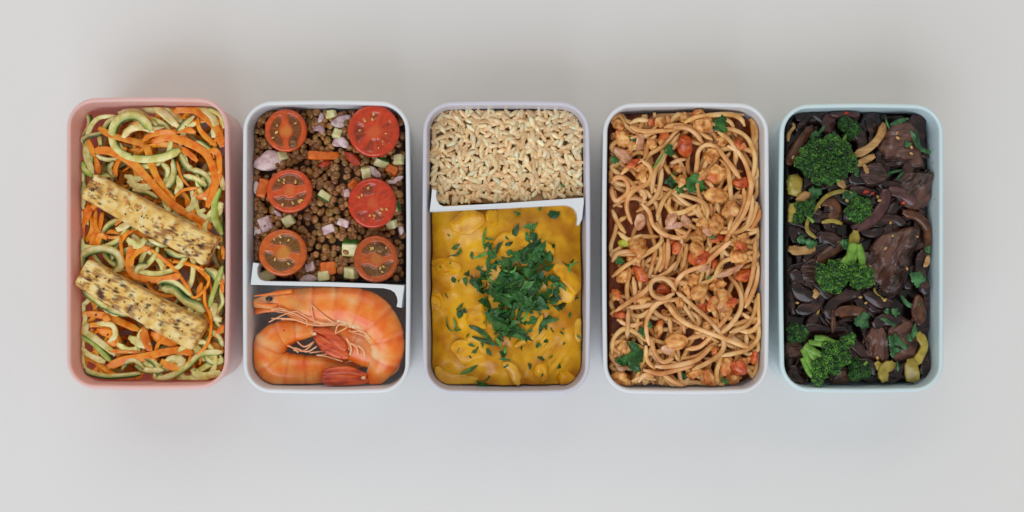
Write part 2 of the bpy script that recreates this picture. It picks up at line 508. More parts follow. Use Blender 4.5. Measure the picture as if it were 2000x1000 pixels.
def make_divider(poly, m, label):
    p = np.array(poly); p = np.c_[p[:, 0]-1000, -(p[:, 1]-500)]
    bm = bmesh.new()
    f = bm.faces.new([bm.verts.new((x, y, -9)) for x, y in p])
    bmesh.ops.recalc_face_normals(bm, faces=[f])
    if f.normal.z < 0: f.normal_flip()
    top = set(f.verts)
    rim = list(f.edges)
    ex = bmesh.ops.extrude_face_region(bm, geom=[f])
    ev = [v for v in ex['geom'] if isinstance(v, bmesh.types.BMVert)]
    for v in ev: v.co.z = -9
    for v in top: v.co.z = -165
    te = [e for e in bm.edges if e.verts[0] in ev and e.verts[1] in ev and e.is_valid]
    bmesh.ops.bevel(bm, geom=te, offset=1.6, segments=2, affect='EDGES', profile=.6)
    bmesh.ops.recalc_face_normals(bm, faces=bm.faces[:])
    bm.verts.index_update()
    V = np.array([v.co[:] for v in bm.verts]); F = [[v.index for v in q.verts] for q in bm.faces]; bm.free()
    o = mk('divider', V, F, m, smooth=False)
    tag(o, label, 'divider', 'hooked dividers standing in the boxes'); return o
make_divider(TI('85,270 100,134 138,140 128,165 127,200 134,224 148,240 175,248 560,255 900,266 1026,274 1026,290 1010,412 980,405 986,372 982,345 968,318 945,302 900,291 560,280'),
             m_white, 'white hooked plastic divider between lentil salad and prawns')
make_divider(TK('92,750 108,607 136,618 131,650 138,682 153,706 180,718 580,697 1066,662 1068,690 1056,800 1036,838 1022,832 1027,790 1020,757 1005,733 985,719 955,711 900,712 580,729 95,752'),
             m_white, 'white hooked plastic divider between brown rice and yellow curry')

# ------------------------------------------------------------------ pink box: ribbons, tofu
m_carrot = mat('carrot', [(216, 108, 6), (236, 136, 22), (242, 152, 46)], 260, 4, rough=.36, bump=.5, bscale=700, sss=.08, rand=.14, coat=.3, stretch=(1, 1, 1), g=1.15, hrand=.008)
m_zuc = mat('zucchini', [(194, 180, 94), (218, 205, 132), (230, 221, 164)], 230, 4, rough=.26, bump=.35, bscale=500, sss=.15, rand=.12, coat=.35, attrs=[('rind', (128, 158, 44)), ('skin', (26, 60, 12))], hrand=.012)
m_zucl = mat('zucchini_green', [(150, 170, 70), (178, 192, 92), (204, 206, 130)], 230, 4, rough=.3, bump=.3, bscale=500, sss=.25, rand=.12, coat=.35, attrs=[('rind', (140, 180, 52)), ('skin', (58, 110, 22))])
m_tofu = mat('tofu', [(218, 172, 80), (232, 196, 114), (240, 214, 156)], 150, 5, rough=.45, bump=.5, bscale=500, sss=.15, coat=.15, rvar=.12,
             attrs=[('brown', (138, 76, 28)), ('char', (64, 30, 16))], g=1.1)
m_pepper = mat('pepper_flake', [(30, 20, 16), (58, 36, 24)], 900, 3, rough=.5, rand=.3)
m_sesame = mat('sesame_seed', [(214, 176, 110), (236, 206, 150)], 900, 3, rough=.35, rand=.1, sss=.1)
m_garlic = mat('fried_bit', [(170, 108, 44), (222, 168, 92)], 700, 3, rough=.4, rand=.15)

box = BOX['pink']
pile = Pile(box, -164.)
bedj = {'c': Join(), 'z': Join()}
def rnd_curl(x0, y0, x1, y1, L, bend, coil=None):
    a = rng.uniform(0, 6.28); x, y = rng.uniform(x0, x1), rng.uniform(y0, y1); c = rng.uniform(-bend, bend) if coil is None else rng.choice([-1, 1])*rng.uniform(*coil); out = []
    for _ in range(max(3, int(L/22))):
        out.append((x, y)); a += c+rng.normal()*(.25 if coil is None else .1); c *= 1 if coil is None else .97
        x += 22*math.cos(a); y += 22*math.sin(a)
        if not (x0 < x < x1): a = math.pi-a; x = np.clip(x, x0, x1)
        if not (y0 < y < y1): a = -a; y = np.clip(y, y0, y1)
    return np.array(out)
for i in range(196):
    if i == 140: pile.a = np.maximum(pile.a, -62+6*np.clip(np.abs(pile.xx-290)/150, 0, 1)**3+5*np.clip(np.abs(pile.yy-470)/270, 0, 1)**4)
    p2 = rnd_curl(156, 206, 434, 748, rng.uniform(150, 330), .34, (.35, .85))
    if rng.random() < .42:
        V, F, at = strand('z', box, pile, p2, rng.uniform(9, 14), rng.uniform(5, 8), 'ribbon', None, tw_amp=.5, skin=rng.choice([None, 1, -1], p=[.6, .2, .2]), press=.55)
        if 'skin' not in at: at['skin'] = at['rind'] = np.zeros(len(V))
        bedj['z'].add(V, F, at)
    else:
        V, F, at = strand('c', box, pile, p2, rng.uniform(7, 13), 2.4, 'ribbon', None, tw_amp=.9, press=.55)
        bedj['c'].add(V, F)
tag(bedj['z'].build('zucchini_strands', m_zuc), 'pale zucchini strands heaped at the bottom of the pink box', kind='stuff')
tag(bedj['c'].build('carrot_shreds', m_carrot), 'orange carrot shreds heaped at the bottom of the pink box', kind='stuff')

LM_PINK = {'the upper tofu slab': (295, 430), 'the lower tofu slab': (280, 595), 'the big zucchini loop': (250, 262), 'the small carrot cube': (209, 620),
           'the dark zucchini skin strip': (215, 728), 'the pink rim corner by the zucchini stub': (415, 215), 'the lime green zucchini strand': (430, 410),
           'the pointed green zucchini tip': (150, 325), 'the carrot loop between the slabs': (285, 515), 'the zucchini stub by the rim': (305, 212),
           'the zucchini ring around the lower slab': (190, 500), 'the pink wall facing the white box': (436, 560)}
def ribbon(txt, T, w, what='c', skin=None, t=None, taper=None, tw=.5, lift=0., label=None, press=.6, twist=0.):
    p2 = T(txt); s = 3.226 if T is TA else 3.0316
    w = w/s*(.82 if what == 'c' else .86)
    cat = 'carrot' if what == 'c' else 'zucchini'
    m = {'c': m_carrot, 'z': m_zuc, 'l': m_zucl}[what]
    t = t or (2.8 if what == 'c' else w*.5)
    V, F, at = strand('', box, pile, p2, w, t, 'ribbon', m, taper=taper, tw_amp=tw, twist=twist, skin=skin, lift=lift, press=press)
    if what != 'c' and 'skin' not in at: at['skin'] = at['rind'] = np.zeros(len(V))
    nm = 'carrot_ribbon' if what == 'c' else 'zucchini_strand'
    o = mk(nm, V, F, m, attrs=at)
    c = p2.mean(0)
    g = 'carrot ribbons in the pink box' if what == 'c' else 'zucchini strands in the pink box'
    if label: tag(o, label, cat, g)
    else:
        d = 'carrot ribbon' if what == 'c' else ('light green zucchini strand' if what == 'l' else ('zucchini strand with green skin' if skin else 'pale zucchini strand'))
        later(o, f"{shape_word(p2)} {d}", c[0], c[1], cat, g)
    return o
Z = lambda *a, **k: ribbon(*a, what='z', **k)
ZL = lambda *a, **k: ribbon(*a, what='l', **k)
for t_, w_, k_ in [('540,130 640,130 730,170 800,230', 55, {}), ('190,340 190,430 220,520 230,560', 50, {}), ('270,300 280,380', 40, {}), ('140,350 200,310 280,290 330,220 400,190', 40, dict(skin=1)),
                   ('390,170 500,160 570,200 640,260', 60, dict(skin=1)), ('560,220 620,260 680,250', 40, dict(skin=-1)), ('870,180 800,240 760,290', 45, dict(skin=1)),
                   ('860,130 940,150 1000,220 990,320', 55, {}), ('960,130 1040,180 1060,260', 45, dict(skin=-1)), ('660,480 700,520 690,570', 50, dict(skin=1)),
                   ('780,420 810,490 870,530', 50, dict(skin=1)), ('880,340 940,370 1000,420', 45, dict(skin=-1)), ('840,520 920,540 970,600 960,660', 50, dict(skin=1)), ('430,560 500,580 570,560', 50, {}),
                   ('450,590 520,630 600,620 640,570', 55, {}), ('800,560 880,580 950,630', 50, dict(skin=1)), ('850,650 870,700 850,760 800,790', 50, {}), ('640,700 560,660 480,650', 40, dict(skin=-1)),
                   ('360,470 330,510 350,560', 45, dict(skin=1)), ('940,770 900,800 960,830', 45, {}), ('140,600 130,680 170,770', 50, dict(skin=1)), ('1000,520 1040,580 1050,650', 45, {}),
                   ('760,560 780,620 750,680', 50, {}), ('735,450 745,540 720,610 680,640', 50, dict(skin=-1)), ('380,900 440,870 480,830', 60, {}), ('480,930 520,980 600,1000', 60, {}), ('570,960 640,990 700,1010', 40, dict(skin=1))]:
    Z(t_, TA, w_, **k_)
for t_, w_, k_ in [('430,600 500,640 560,650', 60, {}), ('360,640 420,680 480,670', 50, {}), ('800,790 860,830 980,810', 55, {}), ('940,400 930,480 980,500', 55, {}), ('620,310 700,320 760,380 840,420 880,450', 70, dict(skin=-1)),
                   ('600,290 640,270 720,290 800,360', 40, dict(skin=1)), ('640,750 700,730 750,750 720,780', 60, {}), ('880,200 940,230 960,290', 60, dict(skin=1)), ('420,20 480,60 530,20', 60, {}), ('640,80 720,120 800,110', 40, dict(skin=1)),
                   ('470,770 540,800 640,800', 48, dict(skin=1)), ('250,400 330,440 430,470', 55, dict(skin=1)), ('150,320 220,370 300,430', 55, dict(skin=1)), ('400,760 460,740 520,790', 40, dict(skin=1)), ('900,560 960,600 985,660', 45, dict(skin=1)),
                   ('540,170 480,190 470,240', 45, dict(skin=1)), ('140,20 130,70 150,120', 40, dict(skin=1))]:
    Z(t_, TB, w_, **k_)
# carrots that lie lower
for t_, w_ in [('890,190 900,260 950,320 1010,370', 42), ('780,380 850,430 890,470', 50), ('230,420 260,500 270,550', 52), ('200,330 220,390 240,440', 45), ('440,380 400,450 370,520 380,560', 45), ('760,470 790,570 840,630', 22),
               ('210,740 190,820 160,880', 60), ('290,790 270,880 230,960 220,1000', 50), ('250,770 250,880 310,940 400,945 490,900', 28), ('460,900 420,960 400,1000', 28), ('370,870 420,830 450,860', 30), ('700,290 820,270 880,290', 50)]:
    ribbon(t_, TA, w_)
for t_, w_ in [('300,20 260,0 240,60 200,110', 50), ('560,580 640,620 720,640', 70), ('985,60 990,140', 30), ('980,260 985,340', 30), ('240,560 330,590 350,640 280,640', 60), ('940,600 970,560 990,530', 45)]:
    ribbon(t_, TB, w_)
Z('130,250 125,160 190,100 280,80 360,110 380,180 340,210', TB, 62, skin=1, label='pale zucchini ring curling around the end of the lower tofu slab')
Z('190,520 170,570 230,610 320,680 350,710', TB, 48); Z('240,520 330,530 350,590 310,630', TB, 42)
ZL('140,590 220,640 280,700 330,750', TB, 38, skin=-1, label='bright green zucchini sliver above the dark zucchini skin strip')
Z('140,660 200,710 290,750', TB, 42)
ribbon('310,680 400,690 490,690', TB, 30)
Z('155,790 220,820 330,835 500,820', TB, 48, skin=.9, twist=.9, tw=0, label='dark zucchini skin strip lying along the end wall of the pink box')
ribbon('120,480 200,465 300,480 400,520 490,560', TB, 55)
ribbon('510,540 530,620 560,690', TB, 62)
ribbon('800,710 790,760 700,780 620,740', TB, 56)
ribbon('300,780 400,740 520,720 640,690 740,680 810,700', TB, 60, label='broad carrot ribbon crossing below the lower tofu slab', tw=.2)
Z('580,860 680,830 780,770 860,700 985,690', TB, 45, skin=.7, label='long beige zucchini strand sweeping from the rim to the end wall')
# upper part, top layer
Z('620,280 540,250 460,270 420,320', TA, 55)
Z('600,270 520,185 430,185 370,235 352,310 380,390 460,440 560,455 680,440 780,395', TA, 62, skin=-.75, label='big pale zucchini loop with a green edge near the rim', tw=.15)
ZL('105,470 160,510 225,565', TA, 48, skin=1, taper=None, label='pointed green zucchini tip beside the pink wall and upper tofu')
ZL('1035,640 1000,720 1000,830 1045,930', TA, 52, skin=-.7, label='lime green zucchini strand beside the end of the upper tofu slab')
ZL('985,180 950,280 920,370 908,425', TB, 36, skin=.6, label='lime green zucchini strand beside the end of the lower tofu slab')
Z('610,110 680,170 770,250', TA, 62, label='thick zucchini stub pointing at the rim of the pink box')
ribbon('480,235 600,185', TA, 24)
ribbon('265,255 340,300 440,330 520,350 570,380 590,450 620,540 680,640 750,720', TA, 55, label='long carrot ribbon crossing the big zucchini loop')
ribbon('960,400 1020,420 1020,560 960,670 880,700', TA, 60)
ribbon('540,340 600,300 680,285 760,295', TA, 50)
ribbon('600,345 700,315 800,340 890,380 950,430 990,520 1000,620 950,760', TA, 62, tw=.2, label='longest carrot ribbon arching from the zucchini loop to the upper tofu')
ribbon('740,165 800,130 880,150 960,210 1020,280 1045,380', TA, 60, tw=.2, label='bright carrot ribbon arching along the rim corner of the pink box')
ribbon('230,400 320,400 400,430 480,480 560,560 640,650 720,730 820,800', TA, 64, tw=.2, label='wide carrot ribbon running down to the upper tofu slab')
ribbon('740,700 800,650 900,635', TA, 25); ribbon('820,800 900,840 980,890', TA, 60)
ribbon('380,0 385,80 400,160 450,215', TB, 26); ribbon('640,140 780,170 880,210 905,260 880,320 820,370 790,340 760,280', TB, 24)
ribbon('540,70 620,130 700,200 760,280 800,350', TB, 28)
ribbon('450,60 430,160 450,230 540,260 640,260 740,235', TB, 52, tw=.2, label='looping carrot ribbon between the two tofu slabs')
ribbon('560,75 500,85 450,130 440,190', TB, 50)

def tofu(corners, lift, seed, label):
    c = np.array(corners, float); o = c.mean(0)
    a, b, d, e = c                                # left end upper, right end upper, right end lower, left end lower
    L = np.linalg.norm((b+d)/2-(a+e)/2); Wd = (np.linalg.norm(a-e)+np.linalg.norm(b-d))/2
    ang = math.atan2(-((b+d)/2-(a+e)/2)[1], ((b+d)/2-(a+e)/2)[0])
    V, F = rbox(L, Wd, 44, 7, seed, 1.5, 40)
    V[:, 1] *= 1+.10*V[:, 0]/L
    W_ = rotz(V, ang)
    h = lift-22
    q = P(o[0], o[1], h); W_ = W_+q
    W_[:, 2] += -.02*(W_[:, 0]-q[0])
    k = V/np.array([1, 1, 1.])
    br = lump(k, .26, seed+5, 4, .7); ch = lump(k, .33, seed+9, 3, .6)
    edge = np.clip((np.abs(V[:, 1])-Wd*.36)/6, 0, 1)*.35
    msk = np.clip(.55+.9*lump(k, .035, seed+31, 2)-np.abs(V[:, 1])/Wd*.9, 0, 1)
    at = {'brown': np.clip((br-.12)*2.2, 0, .85)*np.clip(msk+.15, 0, 1)+edge*np.clip(br+.7, 0, 1), 'char': np.clip((ch*msk**.5-.74)*6, 0, .95)}
    at['brown'] = np.clip(at['brown'], 0, .8)
    root = mk('tofu_slab', W_, F, m_tofu, attrs=at)
    tag(root, label, 'tofu', 'seared tofu slabs in the pink box')
    g = np.random.default_rng(seed)
    bits = {'pepper_flake': [mesh_data('pepper_flake', blob(1, .75, .45, s, .3, 3, 1, 2)[0]*K, ICO[1][1], m_pepper) for s in (1, 2, 3)],
            'sesame_seed': [mesh_data('sesame_seed', blob(1, .6, .45, 4, .05, 2, 2)[0]*K*4.4, ICO[2][1], m_sesame)],
            'fried_bit': [mesh_data('fried_bit', blob(1, .75, .6, s, .3, 3, 2, 2)[0]*K*4, ICO[2][1], m_garlic) for s in (6, 7)]}
    for nm, n, s0, s1 in (('pepper_flake', 40, .7, 2.6), ('sesame_seed', 8, .8, 1.1), ('fried_bit', 20, .5, 1.3)):
        for _ in range(n):
            u = g.uniform(-.47, .47)*L; v = np.clip(g.normal()*.2+(.12 if nm == 'fried_bit' else 0), -.45, .45)*Wd
            x, y, _z = rotz(np.array([[u, v, 0]]), ang)[0]
            o2 = link(nm, bits[nm][g.integers(len(bits[nm]))], wloc((q[0]+x, q[1]+y, h+22.3-.02*x))-root.location, root)
            o2.rotation_euler = (g.normal()*.3, g.normal()*.3, g.uniform(0, 6.28)); k2 = g.uniform(s0, s1); o2.scale = (k2, k2*g.uniform(.7, 1.2), k2*.7)
    return root
tofu([(188, 338), (429, 466), (404, 521), (163, 386)], -12, 11, 'upper seared tofu slab with dark peppered crust on carrot ribbons')
tofu([(174, 503), (408, 631), (379, 690), (151, 556)], -16, 23, 'lower seared tofu slab with browned edges, its end ringed by zucchini')
for px_, py_, r_ in [(295, 430, 30), (230, 395, 28), (360, 470, 28), (280, 595, 30), (210, 555, 28), (345, 635, 28)]: pile.stamp(px_, py_, r_, -12)
ribbon('880,300 880,400 910,470 915,560 890,650 830,705', TB, 24, lift=1, label='thin carrot ribbon hanging over the end of the lower tofu slab')
V, F = rbox(15, 14, 13, 2, 3, .4, 4)
o = put(pile, 'carrot_cube', rotz(V, .35), 209, 621, m_carrot, F=F, sink=.3); tag(o, 'small orange carrot cube lying on a carrot ribbon beside the pink wall', 'carrot cube')
# flecks of pepper on the ribbons
mp_ = mesh_data('pepper_speck', blob(2, 1.6, 1.1, 3, .3, 3, 1)[0]*K, ICO[1][1], m_pepper)
for i in range(34):
    x, y = rng.uniform(170, 425), rng.uniform(215, 735)
    o = link('pepper_speck', mp_, wloc(P(x, y, pile.top(x, y, 3)+.8))); k2 = rng.uniform(.6, 1.5); o.scale = (k2, k2, k2); o.rotation_euler[2] = rng.uniform(0, 6)
    later(o, 'tiny black pepper speck', x, y, 'pepper', 'pepper specks on the pink box salad')
settle(LM_PINK, 'the pink box')

# ------------------------------------------------------------------ white box: lentil salad, tomato halves, prawns
box = BOX['white']
m_lentil = mat('lentil', [(102, 64, 28), (134, 90, 44), (158, 114, 64)], 160, 3, rough=.22, rand=.34, hrand=.015, coat=.35, g=1.1)
m_lbed = mat('lentil_sauce', [(62, 34, 18), (96, 56, 28)], 300, 3, rough=.4)
pile = Pile(box, lambda x, y: -54-2*((x-637)/150)**2)
def bed(name, m, x0, y0, x1, y1, f, label, step=6., amp=0., kind='stuff', freq=.05, seed=1, tag_=True, skirt=True):
    nx, ny = int((x1-x0)/step)+1, int((y1-y0)/step)+1
    X, Y = np.meshgrid(np.linspace(x0, x1, nx), np.linspace(y0, y1, ny))
    Zh = f(X, Y)
    V = P(X.ravel(), Y.ravel(), Zh.ravel())
    V = keep_in(box, V, .5)
    i = np.arange(ny-1)[:, None]*nx; j = np.arange(nx-1)[None]
    F = np.stack([i+j, i+nx+j, i+nx+j+1, i+j+1], -1).reshape(-1, 4)
    # closed below: a skirt down to the floor of the box
    n = len(V); B = V.copy(); B[:, 2] = -163.
    B = keep_in(box, B, 2)
    edge = list(range(nx))+[nx*k+nx-1 for k in range(1, ny)]+[nx*(ny-1)+k for k in range(nx-2, -1, -1)]+[nx*k for k in range(ny-2, 0, -1)]
    E = [[edge[(k+1) % len(edge)], edge[k], len(V)+k, len(V)+(k+1) % len(edge)] for k in range(len(edge))]
    E = [[a, d, c, b] if False else [a, b, c, d] for a, b, c, d in E]
    V2 = np.vstack([V, B[edge]])
    o = mk(name, V2, F.tolist()+[e[::-1] for e in E]+[[len(V)+k for k in range(len(edge))]], m)
    if tag_: tag(o, label, kind=kind)
    return o
bed('lentil_mash', m_lbed, 488, 208, 788, 546, lambda X, Y: -70-2*((X-637)/150)**2+2.5*lump(np.stack([X, Y, X*0], -1), .06, 5), 'brown lentils packed under the visible ones in the white box')
lent = []
for s_ in range(6):
    V, F = ICO[3]; V = V.copy(); V[:, 2] = np.sign(V[:, 2])*np.abs(V[:, 2])**.9*.58
    V = V*(1+.05*lump(V, 1.7, s_, 2))[:, None]
    lent.append(mesh_data('lentil', V*K*7.8, F, m_lentil))
LV = ICO[2][0]*np.array([7.6, 7.6, 4.6])
# tomato spots: keep lentils from piling through them
TOM = [(558, 255, 41, 42), (730, 256, 50, 51), (565, 373, 45, 43), (727, 397, 47, 49), (552, 493, 47, 46), (734, 506, 43, 46)]
lj = Join()
nl = 0
cand = [(rng.uniform(492, 786), rng.uniform(208, 544)) for _ in range(4000)]
def on_tomato(x, y, k=.8): return any(((x-a)/(c*k))**2+((y-b)/(d*k))**2 < 1 for a, b, c, d in TOM)
vis = [p for p in cand if not on_tomato(*p)]
for q, (x, y) in enumerate(cand[:520]):
    e = (rng.normal()*.5, rng.normal()*.5, rng.uniform(0, 6.3)); s_ = rng.uniform(.85, 1.15)
    hz = pile.top(x, y, 4, 60); V = rotm(LV*s_, e)+P(x, y, hz+1.2); V = keep_in(box, V, 1)
    lj.add(V, ICO[2][1]); pile.stamp(x, y, 6.5, hz+4.5, 4)
tag(lj.build('lentils', m_lentil), 'lower layer of brown lentils in the white box', kind='stuff')
def in_div(x, y): return y > 541 or (x < 512 and y > 508)
tops = []
for p in vis[::-1]:
    if not in_div(*p) and all((p[0]-a)**2+(p[1]-b)**2 > 125 for a, b in tops): tops.append(p)
for q, (x, y) in enumerate(tops[:300]):
    hz = pile.top(x, y, 4, 40)
    v = keep_in(box, P(x, y, hz+2)[None], 5)[0]
    o = link('lentil', lent[q % 6], wloc(v)); k2 = rng.choice([.82, .95, 1.02, 1.15])*rng.uniform(.93, 1.05)
    o.scale = (k2, k2*rng.uniform(.85, 1), k2); gx, gy = pile.slope(x, y)
    o.rotation_euler = (rng.normal()*.3+np.clip(gy, -.6, .6), rng.normal()*.3-np.clip(gx, -.6, .6), rng.uniform(0, 6.3))
    pile.stamp(x, y, 6.5*k2, hz+5, 4)
    tag(o, 'small round brown lentil in the salad of the white box', 'lentil', 'brown lentils in the white box')

m_ronion = mat('red_onion', [(176, 138, 142), (206, 180, 178), (218, 198, 194)], 250, 3, rough=.3, sss=.3, coat=.3, attrs=[('skin', (128, 66, 92))], rand=.08)
m_zcube = mat('zucchini_cube', [(196, 192, 128), (222, 216, 166)], 300, 4, rough=.3, sss=.3, coat=.3, bump=.2, attrs=[('skin', (38, 92, 22))], rand=.1)
m_ccube = mat('carrot_dice', [(200, 92, 28), (224, 118, 42)], 300, 4, rough=.32, bump=.3, sss=.15, coat=.3, rand=.08)
m_rpep = mat('red_pepper', [(150, 44, 20), (186, 62, 28)], 250, 3, rough=.25, coat=.4, sss=.1)
def cube_piece(name, T, x, y, lx, ly, lz, ang, m, seed, label, cat, group=None, skin=None, sink=.35, tilt=True, r=2.2):
    s = 3.225 if T in (TH, TD, TK) else 3.125
    V, F = rbox(lx/s, ly/s, lz/s, r, seed, .7, 5)
    at = None
    if m in (m_zcube, m_ronion): at = {'skin': np.zeros(len(V))}
    if skin: at = {'skin': np.clip((V@np.array([skin[0]*2/lx*s, skin[1]*2/ly*s, 0])-.72)*5, 0, 1)}
    V = rotm(rotz(V, ang), (rng.normal()*.16, rng.normal()*.16, 0))
    p = T(f'{x},{y}')[0]
    o = put(pile, name, V, p[0], p[1], m, F=F, sink=sink, tilt=tilt, attrs=at, box=box)
    if label: tag(o, label, cat, group)
    else: later(o, {'zucchini_cube': 'pale zucchini dice', 'carrot_dice': 'orange carrot dice', 'red_onion_piece': 'red onion piece', 'red_pepper_piece': 'red pepper piece'}[name], p[0], p[1], cat, group)
    return o
GZ, GC, GO = 'zucchini dice in the white box', 'carrot dice in the white box', 'red onion pieces in the white box'
zq = lambda *a, label=None, **k: cube_piece('zucchini_cube', *a[:-1], m_zcube, a[-1], label, 'zucchini', GZ, **k)
cq = lambda *a, label=None, **k: cube_piece('carrot_dice', *a[:-1], m_ccube, a[-1], label, 'carrot', GC, **k)
oq = lambda *a, label=None, **k: cube_piece('red_onion_piece', *a[:-1], m_ronion, a[-1], label, 'onion', GO, **k)
zq(TH, 600, 135, 70, 55, 40, .2, 1, skin=(0, 1), label='dark green zucchini dice against the rim wall of the white box')
zq(TH, 640, 262, 60, 60, 50, -.3, 2, skin=(-1, 0)); zq(TH, 335, 812, 75, 70, 55, .5, 3, skin=(-1, 0)); zq(TH, 560, 655, 85, 50, 45, -.5, 4, skin=(0, -1), label='white zucchini dice with green skin at the middle of the lentils')
zq(TH, 920, 440, 90, 62, 50, -.35, 5, skin=(0, 1), label='pale zucchini dice with green skin below the largest tomato half'); zq(TH, 1028, 425, 62, 60, 50, .05, 6); zq(TH, 825, 505, 62, 70, 50, .2, 7)
zq(TI, 540, 212, 70, 60, 50, .1, 8); zq(TI, 185, 212, 100, 70, 50, .4, 9, skin=(0, 1), label='dark green zucchini dice beside the divider hook'); zq(TI, 705, 196, 85, 68, 60, -.1, 10, skin=(-1, 0))
zq(TI, 702, 42, 100, 92, 70, -.1, 11, skin=(0, 1), label='large white zucchini cube with a bright green skin edge'); zq(TH, 985, 830, 70, 60, 50, .2, 12, skin=(0, 1)); zq(TH, 300, 400, 60, 60, 40, .3, 13); zq(TH, 1010, 720, 50, 70, 40, .2, 14, skin=(1, 0))
cq(TH, 985, 490, 75, 55, 40, -.5, 15); cq(TH, 168, 605, 62, 120, 50, -.25, 16, label='orange carrot dice beside a tomato half and the white wall')
cq(TH, 565, 400, 225, 50, 34, .02, 17, label='long flat carrot stick with a notched edge among lentils', sink=.1)
cq(TI, 565, 168, 95, 80, 36, .1, 18, label='amber translucent carrot slice among pale lentils'); cq(TH, 740, 580, 60, 50, 40, .8, 19)
def slab_piece(name, T, x, y, rx, ry, rz, ang, m, seed, label, cat, group, cuts=5, sink=.3, amp=.08, skinf=None, tilt=True, cmin=.5, cmax=.8, sub=3, what=None):
    s = {id(TH): 3.225, id(TI): 3.125, id(TD): 3.225, id(TE): 3.125, id(TK): 3.225, id(TJ): 3.125, id(TF): 3.226, id(TG): 3.126}[id(T)]
    V, F = blob(rx/s, ry/s, rz/s, seed, amp, 2.0, sub, cuts, cmin=cmin, cmax=cmax)
    at = {'skin': np.clip(skinf*(V[:, 0]/(rx/s))-.2, 0, 1)} if skinf else {'skin': np.zeros(len(V))}
    V = rotz(V, ang)
    p = T(f'{x},{y}')[0]
    o = put(pile, name, V, p[0], p[1], m, F=F, sink=sink, attrs=at, box=box, tilt=tilt)
    if label: tag(o, label, cat, group)
    else: later(o, what, p[0], p[1], cat, group)
    return o
def sheet(name, txt, T, w, m, label, cat, group, t=3.5, taper='leaf', skin=None, tw=.3, twist=0., lift=0., kind='arc', what=None, press=.6):
    s = {id(TH): 3.225, id(TI): 3.125, id(TD): 3.225, id(TE): 3.125, id(TK): 3.225, id(TJ): 3.125, id(TF): 3.226, id(TG): 3.126, id(TP): 4.168}[id(T)]
    p2 = T(txt)
    V, F, at = strand(name, box, pile, p2, w/s, t, kind, m, taper=taper, tw_amp=tw, twist=twist, skin=skin, lift=lift, press=press)
    if 'skin' not in at: at['skin'] = np.zeros(len(V))
    o = mk(name, V, F, m, attrs=at)
    if label: tag(o, label, cat, group)
    else:
        c = p2.mean(0); later(o, f'{shape_word(p2)} {what}', c[0], c[1], cat, group)
    return o
so = lambda txt, T, w, label=None, **k: sheet('red_onion_piece', txt, T, w, m_ronion, label, 'onion', GO, what='red onion sliver', **k)
slab_piece('red_pepper_piece', TH, 560, 447, 45, 28, 18, .4, m_rpep, 31, 'dark red pepper piece under the carrot stick', 'pepper', None)
slab_piece('red_pepper_piece', TH, 742, 420, 75, 30, 24, -.75, m_rpep, 33, 'glossy red pepper piece slanting below the largest tomato half', 'pepper', None, cuts=3)
so('110,560 130,600 120,640', TH, 50); so('490,240 530,225 560,265', TH, 45); so('520,190 540,160 540,130', TH, 40); oq(TH, 190, 830, 85, 90, 20, .4, 35, skin=(1, 0)); oq(TH, 130, 870, 60, 60, 20, .2, 36)
so('600,195 660,185 725,150', TH, 75, skin=-.8, label='mauve red onion sliver beside the largest tomato half'); so('610,330 660,310 710,345', TH, 70, label='pale pink onion scale above the carrot stick'); so('840,470 880,510 915,530', TH, 55, skin=.8)
so('950,570 1000,560 1055,530', TH, 40, skin=.6, label='pink onion strip leaning on the wall facing the grey box'); oq(TH, 585, 862, 80, 55, 26, .25, 37, sink=.1, label='square white onion piece between the lower tomato halves'); oq(TH, 682, 825, 80, 50, 24, -.35, 38, skin=(1, 0), label='square mauve onion piece beside the white one'); oq(TH, 700, 635, 40, 50, 24, 0, 39)
so('390,245 450,225 500,235', TI, 46, skin=.5, label='pink onion strip lying along the divider'); oq(TI, 455, 160, 60, 60, 22, .3, 40); so('1030,840 1045,870 1040,900', TH, 40); so('240,740 270,770 295,785', TH, 32, skin=.8)
slab_piece('red_onion_piece', TH, 208, 428, 112, 72, 24, .1, m_ronion, 41, 'large pale onion petal between two tomato halves and the white wall', 'onion', GO, cuts=4, amp=.1, sink=.1)
m_tskin = mat('tomato_skin', [(176, 40, 16), (196, 58, 24)], 120, 2, rough=.22, coat=.5, sss=.1)
m_seed = mat('tomato_seed', [(206, 168, 80), (228, 192, 110)], 900, 2, rough=.22, sss=.2, coat=.4, rand=.2, g=.9)
TL = ['tomato half with olive jelly beside the rim corner above the onion petal', 'largest and reddest tomato half by the rim corner of the white box', 'orange red tomato half below the pale onion petal',
      'red tomato half ringed by pale seeds above the zucchini cube', 'orange tomato half with olive jelly beside the divider hook', 'orange brown tomato half touching the divider and the zucchini cube']
TC = [((206, 82, 34), (128, 74, 22), (214, 128, 44), 92, .35), ((204, 58, 24), (136, 46, 14), (218, 96, 42), 52, .5), ((210, 78, 34), (128, 76, 26), (220, 112, 50), 12, .5),
      ((200, 54, 24), (140, 50, 16), (214, 92, 44), 20, .45), ((206, 96, 36), (110, 84, 20), (212, 140, 50), 160, .4), ((186, 82, 38), (112, 80, 26), (194, 114, 46), 2, .45)]
